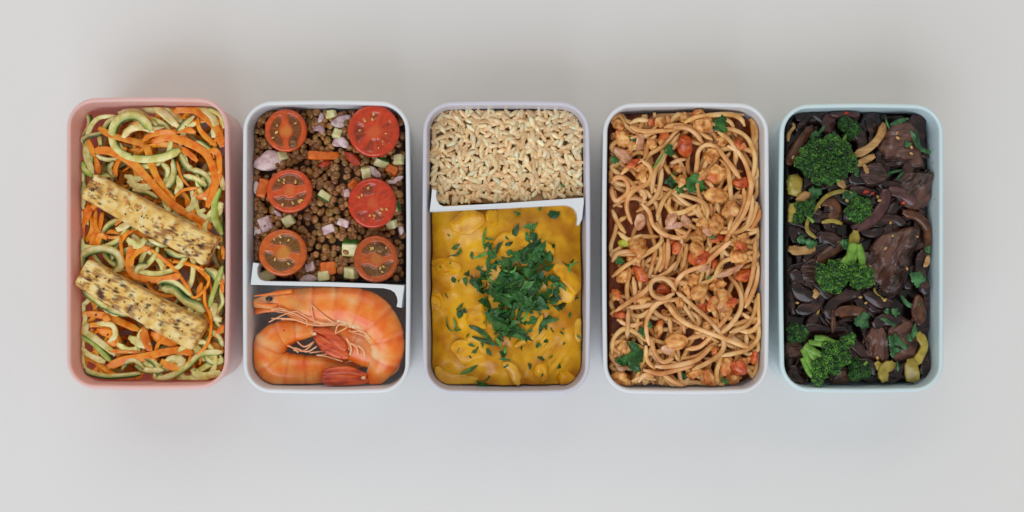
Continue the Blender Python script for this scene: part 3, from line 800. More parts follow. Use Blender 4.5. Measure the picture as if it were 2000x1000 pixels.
for q, ((x, y, rx, ry), (cf, cg, cc, th, gdep)) in enumerate(zip(TOM, TC)):
    cf = (cf[0], cf[1]*.98, cf[2]*.5); cg = (cg[0]*.86, cg[1]*.86, cg[2]*.5)
    hz = [-16, -9, -15, -12, -13, -15][q]
    s = (H-hz)/H; c = P(x, y, hz)
    root = empty('tomato_half', c+np.array([0, 0, -28])); tag(root, TL[q], 'tomato', 'tomato halves on the lentils')
    mf = mat('tomato_flesh', [tuple(v*.92 for v in cf), cf, tuple(min(255, v*1.06+4) for v in cf)], 350, 4, rough=.14, bump=.3, bscale=600, sss=.1, coat=.6,
             attrs=[('gel', cg), ('core', cc), ('streak', (222, 110, 52))], spec=.5, g=.9)
    na, nr = 88, 30
    a = np.linspace(0, 2*np.pi, na, endpoint=False); rr = np.linspace(0, 1, nr+1)[1:]
    A, RR = np.meshgrid(a, rr)
    dth = np.abs(((A-R(th)+np.pi/2) % np.pi)-np.pi/2)          # angle from the septum
    nzs = lump(np.stack([np.cos(A)*RR*2, np.sin(A)*RR*2, A*0+q], -1), 2., 40+q, 3)
    gel = np.clip((dth*RR-.14+.07*nzs)*9, 0, 1)*np.clip((RR-.30+.05*nzs)*9, 0, 1)*np.clip((.78+.04*nzs-RR)*12, 0, 1)
    if q in (1, 3): gel = gel*np.clip(.55+.6*lump(np.stack([np.cos(A)*3, np.sin(A)*3, RR*2], -1), 1.3, 60+q, 2), .1, 1)
    core = np.clip((.34+.08*nzs-RR)*6, 0, 1)*.85
    streak = np.clip(np.sin(A*(17+q)+3*np.sin(A*3))*1.3-.55, 0, 1)*np.clip((RR-.2)*5, 0, 1)*np.clip((.82-RR)*7, 0, 1)*.38
    z = -4.2*gel-np.where(RR > .9, (RR-.9)/.1, 0)**2*3.5+.5*nzs-1.5*(RR > .84)*0
    Vt = np.stack([np.cos(A)*RR*rx*s, np.sin(A)*RR*ry*s, z], -1).reshape(-1, 3)
    Vt = np.vstack([Vt, [[0, 0, .4]]]); n0 = len(Vt)-1
    F = [[k*na+j, (k+1)*na+j, (k+1)*na+(j+1) % na, k*na+(j+1) % na] for k in range(nr-1) for j in range(na)]+[[n0, j, (j+1) % na] for j in range(na)]
    tl = (rng.normal()*.05+[.05, 0, 0, .06, .03, .04][q], rng.normal()*.05+[0, .03, -.04, .03, -.02, .04][q], 0)
    mk('cut_face', rotm(Vt, tl)+c, F, mf, root, {'gel': np.r_[gel.ravel(), 0]*.92, 'core': np.r_[core.ravel(), .85], 'streak': np.r_[streak.ravel(), 0]})
    Sk = []
    ns = 12
    for k in range(ns):
        f = k/(ns-1)*np.pi/2
        r_ = np.cos(f)*1.0; d = -3.4-np.sin(f)*30
        Sk.append(np.stack([np.cos(a)*(r_*rx*s*(1.015 if k else 1.0)+.02), np.sin(a)*(r_*ry*s*(1.015 if k else 1.0)+.02), 0*a+d], -1))
    Sk = np.vstack(Sk)
    mk('skin', rotm(Sk, tl)+c, [[k*na+j, (k+1)*na+j, (k+1)*na+(j+1) % na, k*na+(j+1) % na][::-1] for k in range(ns-1) for j in range(na)], m_tskin, root)
    sm = mesh_data('seed', ICO[2][0]*np.array([3.6, 2.1, 1.5])*K, ICO[2][1], m_seed)
    for k in range([4, 9, 10, 13, 6, 7][q]):
        ss = rng.choice([-1, 1]); ga = R(th)+(np.pi/2 if ss > 0 else -np.pi/2)+rng.uniform(-.95, .95); gr = rng.uniform(.42, .7)
        p = rotm(np.array([[math.cos(ga)*gr*rx*s, math.sin(ga)*gr*ry*s, -1.6]]), tl)[0]+c
        o = link('seed', sm, wloc(p)-root.location, root); o.rotation_euler = (0, rng.normal()*.2, ga+rng.normal()*.4); k2 = rng.uniform(.75, 1.2); o.scale = (k2, k2, k2)
# two lentils lying on tomato faces
for x, y, hz in [(572, 281, -13), (742, 487, -12)]:
    o = link('lentil', lent[1], wloc(P(x, y, hz))); o.scale = (1.05, 1, 1); tag(o, 'single brown lentil lying on a cut tomato face ' + ('by the rim' if y < 300 else 'by the divider'), 'lentil', 'brown lentils in the white box')
LM_WHITE = {'the largest tomato half': (730, 256), 'the tomato half above the onion petal': (558, 255), 'the pale onion petal': (525, 313), 'the tomato half below the onion petal': (565, 373), 'the seed-ringed tomato half': (727, 397),
            'the carrot stick': (635, 304), 'the large zucchini cube': (684, 484), 'the divider hook': (500, 530), 'the tomato half by the hook': (552, 493), 'the tomato half on the divider': (734, 506), 'the wall facing the grey box': (788, 330), 'the amber slice': (641, 524)}
settle(LM_WHITE, 'the lentil salad')

# prawns
m_prawn = mat('prawn', [(226, 98, 20), (240, 124, 38), (244, 146, 66), (242, 172, 116)], 95, 5, rough=.28, bump=.25, bscale=350, sss=.25, coat=.5, lo=.34, hi=.72, attrs=[('pale', (242, 196, 150)), ('grey', (158, 118, 70)), ('dark', (206, 84, 32))], g=1.14)
m_ptail = mat('prawn_tail', [(150, 44, 18), (198, 76, 32), (214, 100, 48)], 140, 4, rough=.25, bump=.3, coat=.5, stretch=(.5, 2, 1), sss=.1)
m_pleg = mat('prawn_leg', [(230, 150, 100), (242, 188, 146)], 300, 3, rough=.3, sss=.3, coat=.4)
m_eye = mat('prawn_eye', [(16, 18, 20), (26, 30, 32)], 300, 2, rough=.12, coat=.7)
m_pmem = mat('prawn_membrane', [(232, 176, 130), (240, 200, 166)], 300, 3, rough=.18, sss=.4, coat=.6)
box = BOX['white']
def prawn(txt, h0, cuts, label, flat=.72, head_end=0, side=1, prof_h=None, headN=.30):
    a = TP(txt)
    p = spline(a, 2.6); n = len(p); s = np.linspace(0, 1, n)
    w = gsm(p[:, 2], 4)*1.05; hh = np.full(n, float(h0)) if prof_h is None else np.interp(s, *zip(*prof_h))
    seg = np.zeros(n); dark = np.zeros(n)
    for c0, c1 in zip(cuts[:-1], cuts[1:]):
        k = (s >= c0) & (s < c1); f = (s[k]-c0)/(c1-c0)
        seg[k] = .035*np.sin(f*np.pi)**.5+.045*f**6-.02
    w2 = w*(1+seg)
    pts = P(p[:, 0], p[:, 1], hh)
    m_ = 22
    ang = np.linspace(0, 2*np.pi, m_, endpoint=False)
    PROF['prawn'] = np.stack([np.cos(ang), np.sin(ang)], -1)
    V, F, u, v, ss = sweep(pts, w2, w2*flat, 'prawn')
    V = V+0.6*np.stack([lump(V, .09, 3), lump(V, .09, 4), lump(V, .09, 5)], -1)
    nb = lump(V, .06, 12, 3)
    inn = u*side                                    # > 0 on the belly side
    ab = np.clip((ss-headN)*12, 0, 1)
    pale = np.clip((inn-.62+.2*nb)*2.2, 0, 1)*.85*ab+np.clip(nb-.45, 0, 1)*.5
    for c in cuts[1:-1]:
        pale = np.maximum(pale, np.exp(-((ss-c+.006)/.006)**2)*np.clip(.1-inn, 0, 1)*.3)
    dk = np.zeros(len(V))
    for c in cuts[1:-1]: dk = np.maximum(dk, np.exp(-((ss-c-.012)/.008)**2)*.5)
    gry = np.exp(-((ss-headN*.8)/.05)**2)*np.clip(-inn*.8+.6+.5*nb, 0, 1)*.6
    root = empty('prawn', pts.mean(0)+np.array([0, 0, -25]))
    tag(root, label, 'prawn', 'cooked prawns in the white box')
    V = keep_in(box, V, .6)
    mk('body', V, F, m_prawn, root, {'pale': pale, 'grey': gry, 'dark': dk})
    return root, pts, w2, s
def limb(root, name, txt, w, h, m, kind='round', taper=None, t=None, T=TP):
    p = spline(T(txt), 3.5); n = len(p); s = np.linspace(0, 1, n)
    hh = np.interp(s, np.linspace(0, 1, len(np.atleast_1d(h))), np.atleast_1d(h).astype(float))
    ww = np.full(n, w*(.8 if name == 'leg' else 1)/4.168); tt = np.full(n, (t or w)/4.168)
    if taper == 'leaf': k = np.clip(np.sin(np.pi*np.clip(s*.9+.08, 0, 1)), .15, 1)**.6; ww *= k; tt *= k
    if taper == 'fan': k = .38+.62*np.clip(s*2.2, 0, 1)**.8; k *= np.clip((1.02-s)*5.5, .1, 1)**.5; ww *= k
    if taper == 'tip': k = 1-.75*s; ww *= k; tt *= k
    V, F, u, v, ss = sweep(P(p[:, 0], p[:, 1], hh), ww, tt, kind)
    V = keep_in(box, V, .6)
    return mk(name, V, F, m, root)
# the one underneath, then the lower one, then the upper one
r3, *_ = prawn('640,440,130 820,500,240 980,580,280 1110,640,240 1220,700,170 1180,790,90', -60, [.0, .2, .4, .6, .8, 1.], 'pale prawn lying mostly hidden beneath the other two', side=-1)
for t_ in ('880,540 940,570 960,640', '950,560 1000,600 1010,650', '860,500 900,580 890,640'): limb(r3, 'leg', t_, 22, -30, m_pleg)
r2, *_ = prawn('600,432,96 500,440,150 400,452,190 310,490,236 242,560,268 225,640,284 270,720,290 360,762,282 470,772,272 580,768,250 690,750,215 800,725,160 900,708,110 1020,705,76', -62,
               [0, .1, .2, .3, .4, .51, .62, 1.], 'lower orange prawn curled against the end wall with its head beneath the other tail', side=-1, headN=.7, prof_h=[(0, -58), (.3, -56), (.6, -62), (1, -80)])
for t_, h_ in [('460,530 520,572 600,530', -48), ('440,580 540,612 622,568', -45), ('430,600 520,602 592,540', -47), ('380,560 440,590 470,620', -44), ('640,640 760,626 850,664', -44), ('620,640 700,650 830,690', -42), ('560,620 700,610 800,640', -50)]:
    limb(r2, 'leg', t_, 17, h_, m_pleg)
for t_, w_ in [('596,425 720,470 860,600', 88), ('610,470 720,560 880,660', 92), ('600,490 690,590 830,660', 60)]: limb(r2, 'tail_blade', t_, w_, (-44, -34, -30), m_ptail, 'arc', 'fan', 20)
limb(r2, 'antenna', '880,690 910,660 900,610', 8, -48, m_pleg); limb(r2, 'antenna', '850,700 900,690 1040,665', 10, -48, m_pleg)
r1, pts1, w1, s1 = prawn('112,222,60 170,210,92 250,196,134 340,192,168 430,212,230 540,236,290 650,240,304 760,240,306 870,245,312 980,272,330 1080,330,322 1150,420,304 1190,520,276 1192,620,250 1150,725,216 1095,810,168 1050,862,92', -42,
               [0, .30, .42, .53, .64, .75, .86, 1.], 'upper orange prawn curving along the divider with black eye and legs in view', side=1, headN=.28, prof_h=[(0, -44), (.3, -40), (.6, -38), (.85, -44), (1, -56)])
limb(r1, 'rostrum', '420,118 260,140 104,160', 34, (-26, -24, -22), m_prawn, 'ribbon', 'tip', 22)
limb(r1, 'jaw', '300,262 200,270 100,290', 52, (-52, -54, -56), m_prawn, 'ribbon', None, 30)
limb(r1, 'jaw', '300,236 200,232 104,214', 40, (-30, -28, -28), m_prawn, 'ribbon', 'tip', 26)
V, F = ICO[3]; e0 = TP('232,182')[0]
mk('eye', V*np.array([7.2, 5.4, 5.4])+P(e0[0], e0[1], -24), F, m_eye, r1)
for t_, w_, h_ in [('230,372 350,312 460,285 560,330', 12, (-14, -16, -20)), ('270,268 400,290 530,350 540,405', 13, (-22, -16, -18)), ('250,342 420,346 560,390 680,400 770,384', 15, (-24, -20, -18, -18)), ('570,230 590,330 604,384', 12, (-10, -12, -18)),
                   ('572,228 680,320 764,380', 15, (-9, -12, -18)), ('470,290 600,362 720,392', 13, (-16, -14, -18)), ('290,285 420,310 560,385 640,392', 13, (-22, -22, -20)), ('250,272 330,262 430,300', 20, (-24, -22, -20)), ('330,350 430,352 500,370', 16, (-26, -28, -28)),
                   ('770,462 790,400 836,378', 15, (-30, -24, -18)), ('768,466 850,424 872,400', 15, (-30, -26, -20)), ('900,452 980,440 1042,478', 20, (-30, -24, -20)), ('880,440 960,466 1050,500', 16, (-34, -30, -28)), ('930,420 1000,450 1060,510', 18, (-24, -20, -22))]:
    limb(r1, 'leg', t_, w_, h_, m_pleg)
for x, y, q in [(838, 372, 30), (918, 404, 28), (1050, 466, 22), (800, 356, 24), (600, 466, 18), (1000, 826, 18)]:
    V, F = blob(q/4.168, q/4.168*.8, q/4.168*.6, int(x), .15, 2, 2); e0 = TP(f'{x},{y}')[0]
    mk('membrane', V+P(e0[0], e0[1], -22 if x != 1000 else -32), F, m_pmem, r1 if x != 600 else r2)
for t_, w_, h_ in [('1060,884 900,892 720,872', 56, (-52, -52, -54)), ('1030,812 860,768 660,790', 84, (-44, -34, -34)), ('1040,850 860,846 652,836', 100, (-44, -32, -32))]: limb(r1, 'tail_blade', t_, w_, h_, m_ptail, 'arc', 'fan', 22)
m_mark = mat('prawn_mark', [(120, 34, 14), (150, 50, 22)], 400, 2, rough=.4)
for x, y, z, rt in [(845, 142, -19, r1), (1098, 262, -17, r1), (1213, 488, -22, r1), (1187, 630, -24, r1), (355, 438, -41, r2), (237, 517, -42, r2)]:
    e0 = TP(f'{x},{y}')[0]; V, F = blob(2.0, 1.5, 3.2, x, .2, 2, 2); mk('spot', V+P(e0[0], e0[1], z), F, m_mark, rt)

# ------------------------------------------------------------------ grey box: brown rice, curry, parsley
box = BOX['grey']
m_rice = mat('brown_rice', [(204, 168, 118), (224, 194, 148), (240, 220, 184)], 220, 3, rough=.32, rand=.18, hrand=.007, sss=.2, bump=.15, bscale=700, g=1.2)
m_rbed = mat('rice_mass', [(176, 138, 92), (206, 168, 120)], 300, 4, rough=.5)
pile = Pile(box, lambda x, y: -50-8*((x-989)/150)**2+6*np.exp(-((x-1010)**2+(y-320)**2)/60**2))
bed('rice_heap', m_rbed, 838, 210, 1141, 396, lambda X, Y: -56-10*((X-989)/150)**2+3*lump(np.stack([X, Y, X*0], -1), .08, 15), 'brown rice packed under the visible grains')
def grain(seed, f=1.):
    g = np.random.default_rng(seed); V, F = ICO[2]; V = V.copy()
    x = V[:, 0]; V[:, 1] *= 1-.18*np.abs(x)**2; V[:, 1] += .16*g.uniform(-.6, .9)*(x**2-.3); V[:, 2] += .1*(x**2)*g.uniform(-1, 1)
    if seed % 5 == 4: V *= (1+.14*lump(V, 2.2, seed, 2))[:, None]; V[:, 1] *= 1.12
    return V*np.array([10.8, 4.3, 4.0])*f, F
GR = [grain(k) for k in range(10)]
gm = [mesh_data('rice_grain', V*K, F, m_rice) for V, F in GR]
def rice_y(x): return 398-(x-840)/300*16     # the divider runs slightly uphill
rj = Join()
for q in range(760):
    x = rng.uniform(838, 1142); y = rng.uniform(209, rice_y(x)-2)
    hz = pile.top(x, y, 3, 60); k = q % 10
    V = rotm(GR[k][0]*rng.uniform(.85, 1.1), (rng.uniform(0, 6.3), rng.normal()*.3, rng.uniform(0, 6.3)))+P(x, y, hz+1.)
    rj.add(keep_in(box, V, .6), GR[k][1]); pile.stamp(x, y, 4, hz+2.6, 2)
tag(rj.build('rice', m_rice), 'lower layer of cooked brown rice in the pale grey box', kind='stuff')
pts_ = []
while len(pts_) < 300:
    x = rng.uniform(842, 1138); y = rng.uniform(212, rice_y(x)-4)
    if all((x-a)**2+(y-b)**2 > 112 for a, b in pts_): pts_.append((x, y))
for q, (x, y) in enumerate(pts_):
    hz = pile.top(x, y, 6, 80); v = keep_in(box, P(x, y, hz+2.6)[None], 6)[0]
    o = link('rice_grain', gm[q % 10], wloc(v)); k2 = rng.uniform(.98, 1.25); o.scale = (k2*rng.uniform(.9, 1.15), k2, k2)
    gx, gy = pile.slope(x, y, 5)
    o.rotation_euler = (rng.uniform(-.6, .6), rng.normal()*.14-np.clip(gx, -.25, .25), rng.uniform(0, 6.3)); pile.stamp(x, y, 5, hz+4, 3)
    tag(o, 'cooked brown rice grain heaped beside the divider in the pale grey box', 'rice grain', 'rice grains in the pale grey box')

m_curry = mat('curry_sauce', [(190, 122, 2), (214, 154, 6), (228, 172, 20)], 70, 5, rough=.3, bump=.22, bscale=420, sss=0, coat=.12, attrs=[('red', (196, 100, 16))], rvar=.1, g=1.04)
m_chunk = mat('curry_chicken', [(200, 132, 2), (220, 160, 8), (232, 176, 26)], 130, 5, rough=.3, bump=.35, bscale=380, sss=0, coat=.12, attrs=[('skin', (196, 110, 16))], g=1.06)
m_conion = mat('curry_onion', [(200, 140, 20), (224, 172, 48)], 160, 3, rough=.22, sss=.35, coat=.5, attrs=[('skin', (180, 110, 20))])
BUMP = [(868, 522, 34, 14), (1098, 545, 44, 16), (930, 445, 44, 10), (1010, 560, 60, 8), (845, 590, 24, 8), (1062, 724, 26, 6), (960, 690, 60, 6), (905, 640, 50, 8), (1030, 470, 55, 12), (1095, 640, 40, 5), (960, 500, 40, 8)]
def sauce(X, Y):
    q = np.stack([X, Y, X*0], -1)
    z = -50-20*(np.abs(X-990)/150)**4-10*np.clip((Y-690)/70, 0, 1)**2-6*np.clip((430-Y)/30, 0, 1)
    for a, b, r, hh in BUMP: z = z+1.35*hh*np.exp(-(((X-a)**2+(Y-b)**2)/r**2)**1.5)
    n1 = lump(q, .045, 61, 3, .55); z = z+4.5*n1+9*np.abs(lump(q, .022, 62, 2))-5+.35*lump(q, .2, 63, 2)
    rdg = np.exp(-((X-Y*.55-700)/26)**2)*np.clip(1-((X-1040)**2+(Y-700)**2)/90**2, 0, 1)
    return z+rdg*2.5*np.sin((X*.8+Y*.6)*.5)
o = bed('curry_sauce', m_curry, 836, 400, 1142, 760, sauce, 'yellow curry sauce filling the lower half of the pale grey box', 2.4)
pile = Pile(box, sauce)
GCH = 'chicken chunks in the yellow curry'
def chick(T, x, y, rx, ry, rz, ang, seed, label, cuts=6, sink=.5):
    slab_piece('chicken_chunk', T, x, y, rx, ry, rz, ang, m_chunk, seed, label, 'chicken', GCH, cuts=cuts, sink=min(.75, sink+.12), amp=.22, cmin=.55, cmax=.85, sub=4)
chick(TJ, 190, 160, 105, 66, 46, -.3, 71, 'wedge of curried chicken pointing at the wall facing the white box', sink=.4)
chick(TJ, 910, 235, 100, 125, 55, .3, 72, 'largest bright curried chicken chunk beside the wall facing the lilac box', sink=.45)
chick(TJ, 785, 800, 58, 76, 50, -.1, 73, 'upright cube of curried chicken near the end wall with a parsley flake on top', cuts=9, sink=.3)
chick(TJ, 925, 835, 60, 62, 44, .2, 74, 'smaller curried chicken cube tucked against the end wall', cuts=9, sink=.35)
chick(TJ, 125, 375, 62, 66, 40, .6, 75, 'rough curried chicken piece against the wall below the chicken wedge')
chick(TK, 340, 830, 110, 78, 36, .2, 76, 'flat curried chicken piece just below the divider'); chick(TK, 480, 790, 50, 46, 36, .5, 77, 'small peaked curried chicken piece touching the divider')
chick(TJ, 375, 440, 88, 96, 30, .4, 78, 'curried chicken lump among parsley at the heart of the box', sink=.6); chick(TJ, 690, 20, 160, 90, 30, -.4, 79, 'long curried chicken strip under the densest parsley', sink=.6)
chick(TJ, 560, 40, 120, 80, 26, .5, 80, 'curried chicken lump near the green parsley stem', sink=.6); chick(TJ, 700, 560, 110, 80, 28, .5, 81, 'curried chicken lump below the parsley heap', sink=.6); chick(TJ, 330, 690, 130, 90, 26, -.2, 82, 'broad curried chicken lump near the yellow onion petal', sink=.6)
sheet('onion_petal', '115,775 170,840 260,880 390,895', TJ, 92, m_conion, 'curved yellow onion petal lying along the end wall of the curry', 'onion', 'onion petals in the curry', t=5, lift=-1)
sheet('onion_petal', '540,740 600,800 645,890', TJ, 82, m_conion, 'pointed yellow onion petal aimed at the end wall of the curry', 'onion', 'onion petals in the curry', t=6, taper='leaf', lift=1)
sheet('onion_petal', '1040,470 1010,540 1020,620', TJ, 70, m_conion, 'yellow onion petal standing against the wall facing the spaghetti box', 'onion', 'onion petals in the curry', t=5)
sheet('onion_petal', '780,450 720,570 610,650', TJ, 60, m_conion, 'yellow onion strip half hidden under the parsley heap', 'onion', 'onion petals in the curry', t=5)

m_pars = mat('parsley', [(22, 62, 18), (40, 92, 32), (70, 122, 54)], 260, 3, rough=.42, rand=.3, hrand=.015, spec=.45, g=1.0)
m_stem = mat('parsley_stem', [(66, 120, 44), (96, 150, 62)], 300, 2, rough=.35, rand=.15)
GP = 'chopped parsley flakes on the curry'
flk = [leaf_mesh(1, 3, .4, 100+k, rng.uniform(-.35, .45), .1, 20, rng.uniform(.8, 1.5), ragged=True) for k in range(14)]
fm = [mesh_data('parsley_flake', V*K, F, m_pars, smooth=False) for V, F in flk]
LM_CURRY = {'the chicken wedge': (871, 521), 'the largest chicken chunk': (1101, 545), 'the chicken cube': (1061, 726), 'the divider hook': (1140, 430), 'the long parsley stem': (948, 462), 'the onion petal by the end wall': (880, 745),
            'the pointed onion petal': (1002, 730), 'the wall facing the lentils': (842, 600), 'the upright onion petal': (1136, 650), 'the chicken against the wall': (850, 590), 'the thin dark parsley loop': (880, 633), 'the divider': (1000, 405), 'the densest parsley': (1030, 540)}
def flake(px, py, r, ang=None, label=None, st=None, cat='parsley'):
    hz = pile.top(px, py, 3, 70)
    o = link('parsley_flake', fm[rng.integers(14)], wloc(P(px, py, hz+1.4+r*.12)))
    gx, gy = pile.slope(px, py, 5); sx = st or rng.uniform(.85, 1.5)
    o.scale = (r*sx, r/sx**.6, r); o.rotation_euler = (rng.normal()*.3+np.clip(gy, -.5, .5), rng.normal()*.3-np.clip(gx, -.5, .5), rng.uniform(0, 6.3) if ang is None else ang)
    pile.stamp(px, py, r*.8, hz+1.6, 1)
    if label: tag(o, label, cat, GP)
    else: later(o, f"{'long' if sx > 1.25 else ('broad' if r > 9 else 'small')} parsley flake", px, py, cat, GP)
    return o
for x, y, r in [(290, 70, 50), (335, 95, 46), (245, 85, 44), (215, 130, 18), (155, 160, 18), (320, 190, 34), (235, 240, 32), (262, 246, 22), (305, 240, 30), (346, 232, 24), (375, 270, 46), (395, 175, 40), (190, 335, 24), (270, 400, 40), (280, 450, 52), (272, 540, 40), (298, 430, 40), (280, 600, 44), (320, 580, 26), (265, 665, 22), (335, 712, 18),
                (370, 660, 48), (440, 690, 52), (420, 630, 34), (345, 645, 36), (550, 730, 44), (545, 690, 34), (560, 770, 26), (735, 645, 40), (760, 640, 22), (795, 612, 34), (775, 705, 46), (830, 706, 20), (712, 752, 44), (785, 762, 24), (775, 818, 20), (875, 768, 28), (895, 566, 24), (910, 535, 16), (917, 625, 16), (1005, 597, 32), (1016, 660, 26), (985, 355, 44),
                (915, 345, 26), (900, 388, 52), (870, 410, 40), (820, 480, 54), (790, 530, 46), (940, 452, 34), (960, 140, 40), (920, 140, 34), (900, 290, 44), (860, 270, 44), (390, 870, 34), (430, 850, 32), (415, 880, 24), (715, 550, 30), (655, 645, 18), (680, 600, 12), (840, 545, 22)]:
    p = TJ(f'{x},{y}')[0]; flake(p[0], p[1], r/3.125*.78)
for x, y, r, l in [(800, 740, 40, 'round parsley flake just under the divider'), (870, 765, 50, 'forked parsley flake beside the divider hook'), (650, 782, 50, 'dark parsley flake alone under the middle of the divider'), (220, 910, 22, 'single small parsley flake near the rim wall below the divider'), (270, 980, 40, None), (470, 930, 36, None), (585, 920, 30, None), (720, 915, 50, None), (750, 950, 44, None), (600, 970, 50, None), (860, 975, 44, None), (440, 985, 20, None)]:
    p = TK(f'{x},{y}')[0]; flake(p[0], p[1], r/3.225*.8, label=l)
for q in range(228):                                   # the heap in the middle
    for _ in range(60):
        x, y = rng.uniform(360, 900), rng.uniform(-90, 640)
        d = max(.75*np.exp(-(((x-730)/100)**2+((y-90)/100)**2)), np.exp(-(((x-610)/185)**2+((y-290)/170)**2)), .95*np.exp(-(((x-520)/105)**2+((y-420)/120)**2)), .8*np.exp(-(((x-610)/90)**2+((y-540)/70)**2)), .45*np.exp(-(((x-500)/90)**2+((y-120)/80)**2)))
        if rng.random() < d**1.3: break
    p = TJ(f'{x},{y}')[0]; flake(p[0], p[1], rng.uniform(24, 54)/3.125*1.05)
for txt, T, w, l in [('440,1000 432,930 448,850', TK, 16, 'long thin parsley stem standing out below the divider'), ('360,110 410,90 450,70', TJ, 22, None), ('195,465 195,510 220,550 255,545', TJ, 9, 'thin dark parsley loop near the wall facing the lentils'), ('235,470 250,520 245,550', TJ, 14, None),
                     ('275,815 330,795 385,760', TJ, 24, 'dark parsley blade lying alone near the end wall'), ('330,520 400,550 470,610', TJ, 34, None), ('350,585 420,610 520,640', TJ, 30, None), ('490,590 515,620 530,650', TJ, 22, None), ('550,640 552,670 550,690', TJ, 22, None), ('950,220 945,160 1000,130', TJ, 18, None), ('660,500 680,450 690,420', TJ, 18, None), ('760,570 790,500 880,480', TJ, 36, None), ('480,260 450,230 440,200', TJ, 20, None), ('540,180 600,190 620,150', TJ, 18, None)]:
    p2 = T(txt); V, F, at = strand('', box, pile, p2, w/3.15, 2.2, 'ribbon', None, taper='leaf', tw_amp=.5, lift=1.5)
    o = mk('chopped_parsley', V, F, m_stem if w < 24 and 'dark' not in (l or '') else m_pars)
    if l: tag(o, l, 'parsley', 'parsley stems on the curry')
    else: c = p2.mean(0); later(o, f'{shape_word(p2)} parsley stem', c[0], c[1], 'parsley', 'parsley stems on the curry')
pile_c = pile
settle(LM_CURRY, 'the yellow curry')
p = TK('930,600')[0]
o = link('parsley_flake', fm[3], wloc(P(p[0], p[1], -26))); o.scale = (11, 7, 9); o.rotation_euler = (.2, .1, .8); tag(o, 'single green parsley flake lying on the brown rice', 'parsley', GP)

# ------------------------------------------------------------------ lilac box: spaghetti, crumbled meat
box = BOX['lilac']
m_spag = mat('spaghetti', [(184, 124, 66), (208, 156, 94), (224, 182, 128)], 90, 3, rough=.24, rand=.12, sss=.08, coat=.45, bump=.12, bscale=600, hrand=.008, attrs=[], g=1.2)
m_mince = mat('crumbled_meat', [(158, 90, 36), (204, 140, 72), (228, 178, 110)], 240, 5, rough=.34, bump=.8, bscale=600, sss=.05, coat=.2, rand=.1, attrs=[('skin', (206, 96, 40))], g=1.16)
m_tomb = mat('tomato_bit', [(150, 52, 18), (192, 84, 34), (212, 120, 62)], 260, 4, rough=.22, coat=.5, sss=.2, bump=.3, attrs=[('skin', (186, 44, 18))], rand=.1, g=1.14)
m_onp = mat('cooked_onion', [(176, 118, 80), (204, 152, 116), (220, 174, 142)], 240, 3, rough=.22, sss=.4, coat=.5, attrs=[('skin', (168, 92, 92))], rand=.1)
m_osauce = mat('tomato_sauce', [(128, 56, 24), (176, 92, 42)], 260, 4, rough=.3, coat=.4)
pile = Pile(box, lambda x, y: -52-1*((x-1338)/150)**2-1*((y-485)/270)**2)
bed('tomato_sauce', m_osauce, 1190, 214, 1486, 752, lambda X, Y: -68-3*((X-1338)/150)**2-3*((Y-485)/270)**4+3*lump(np.stack([X, Y, X*0], -1), .06, 25), 'dark tomato sauce under the spaghetti')
sj = Join()
for i in range(86):
    p2 = rnd_curl(1194, 224, 1482, 750, rng.uniform(200, 420), .3)
    V, F, at = strand('', box, pile, p2, 9.6, 9.2, 'round', None, press=.35); sj.add(V, F)
tag(sj.build('spaghetti_bed', m_spag), 'tangle of spaghetti under the visible strands', kind='stuff')
LM_SPAG = {'the double parsley leaf': (1340, 358), 'the long parsley stem': (1290, 300), 'the lime green bit': (1218, 475), 'the noodle ring': (1287, 565), 'the smooth oval meat ball': (1399, 382), 'the smooth meat ball by the lower loop': (1322, 667),
           'the large parsley sprig': (1238, 700), 'the largest tomato piece': (1338, 284), 'the red tomato piece': (1451, 539), 'the wall facing the curry': (1192, 400), 'the wall facing the beef box': (1485, 420), 'the pink onion sliver': (1428, 530), 'the round noodle loop': (1211, 372),
           'the rim corner above the round noodle loop': (1215, 235), 'the dark parsley leaf by the rim': (1405, 242), 'the end wall': (1340, 745)}
GS = 'spaghetti strands in the tangle'
def spag(txt, T, label=None, w=9.6, lift=0., press=.5):
    p2 = T(txt); V, F, at = strand('', box, pile, p2, w, w*.94, 'round', None, lift=lift, press=press)
    o = mk('spaghetti_strand', V, F, m_spag)
    c = spline(p2); c = c[len(c)//2]
    if label: tag(o, label, 'spaghetti', GS)
    else: later(o, f'{shape_word(p2)} spaghetti strand', c[0], c[1], 'spaghetti', GS)
GM = 'crumbled meat pieces on the spaghetti'
def meat(T, x, y, r, seed, ry=None, label=None, smooth=False, sink=.35, ang=None):
    s = 3.225 if T is TD else 3.125
    ry = ry or r*rng.uniform(.72, .95); ang = rng.uniform(0, 3.14) if ang is None else ang
    if smooth: V, F = blob(r/s, ry/s, ry/s*.75, seed, .05, 1.8, 4)
    else:
        V, F = blob(r/s, ry/s, min(r, ry)/s*.8, seed, .34, 2.8, 4, 1, octv=4, cmin=.6, cmax=.9); V = V*(1+.05*lump(V/(r/s), 9, seed, 3))[:, None]*.87
    V = rotz(V, ang); p = T(f'{x},{y}')[0]
    at = {'skin': np.clip(lump(V, .12, seed+3, 2)-.55, 0, .8)*(0 if smooth else 1)}
    o = put(pile, 'meat_crumble', V, p[0], p[1], m_mince, F=F, sink=sink, attrs=at, box=box)
    if label: tag(o, label, 'meat', GM)
    else: later(o, f"{'small' if r < 46 else ('large' if r > 60 else 'rough')} meat crumble", p[0], p[1], 'meat', GM)
def tbit(T, x, y, rx, ry, seed, label=None, ang=0., sink=.3):
    slab_piece('tomato_piece', T, x, y, rx, ry, min(rx, ry)*.7, ang, m_tomb, seed, label, 'tomato', 'tomato pieces in the spaghetti', cuts=7, sink=sink, amp=.1, what='red tomato piece', skinf=.8)
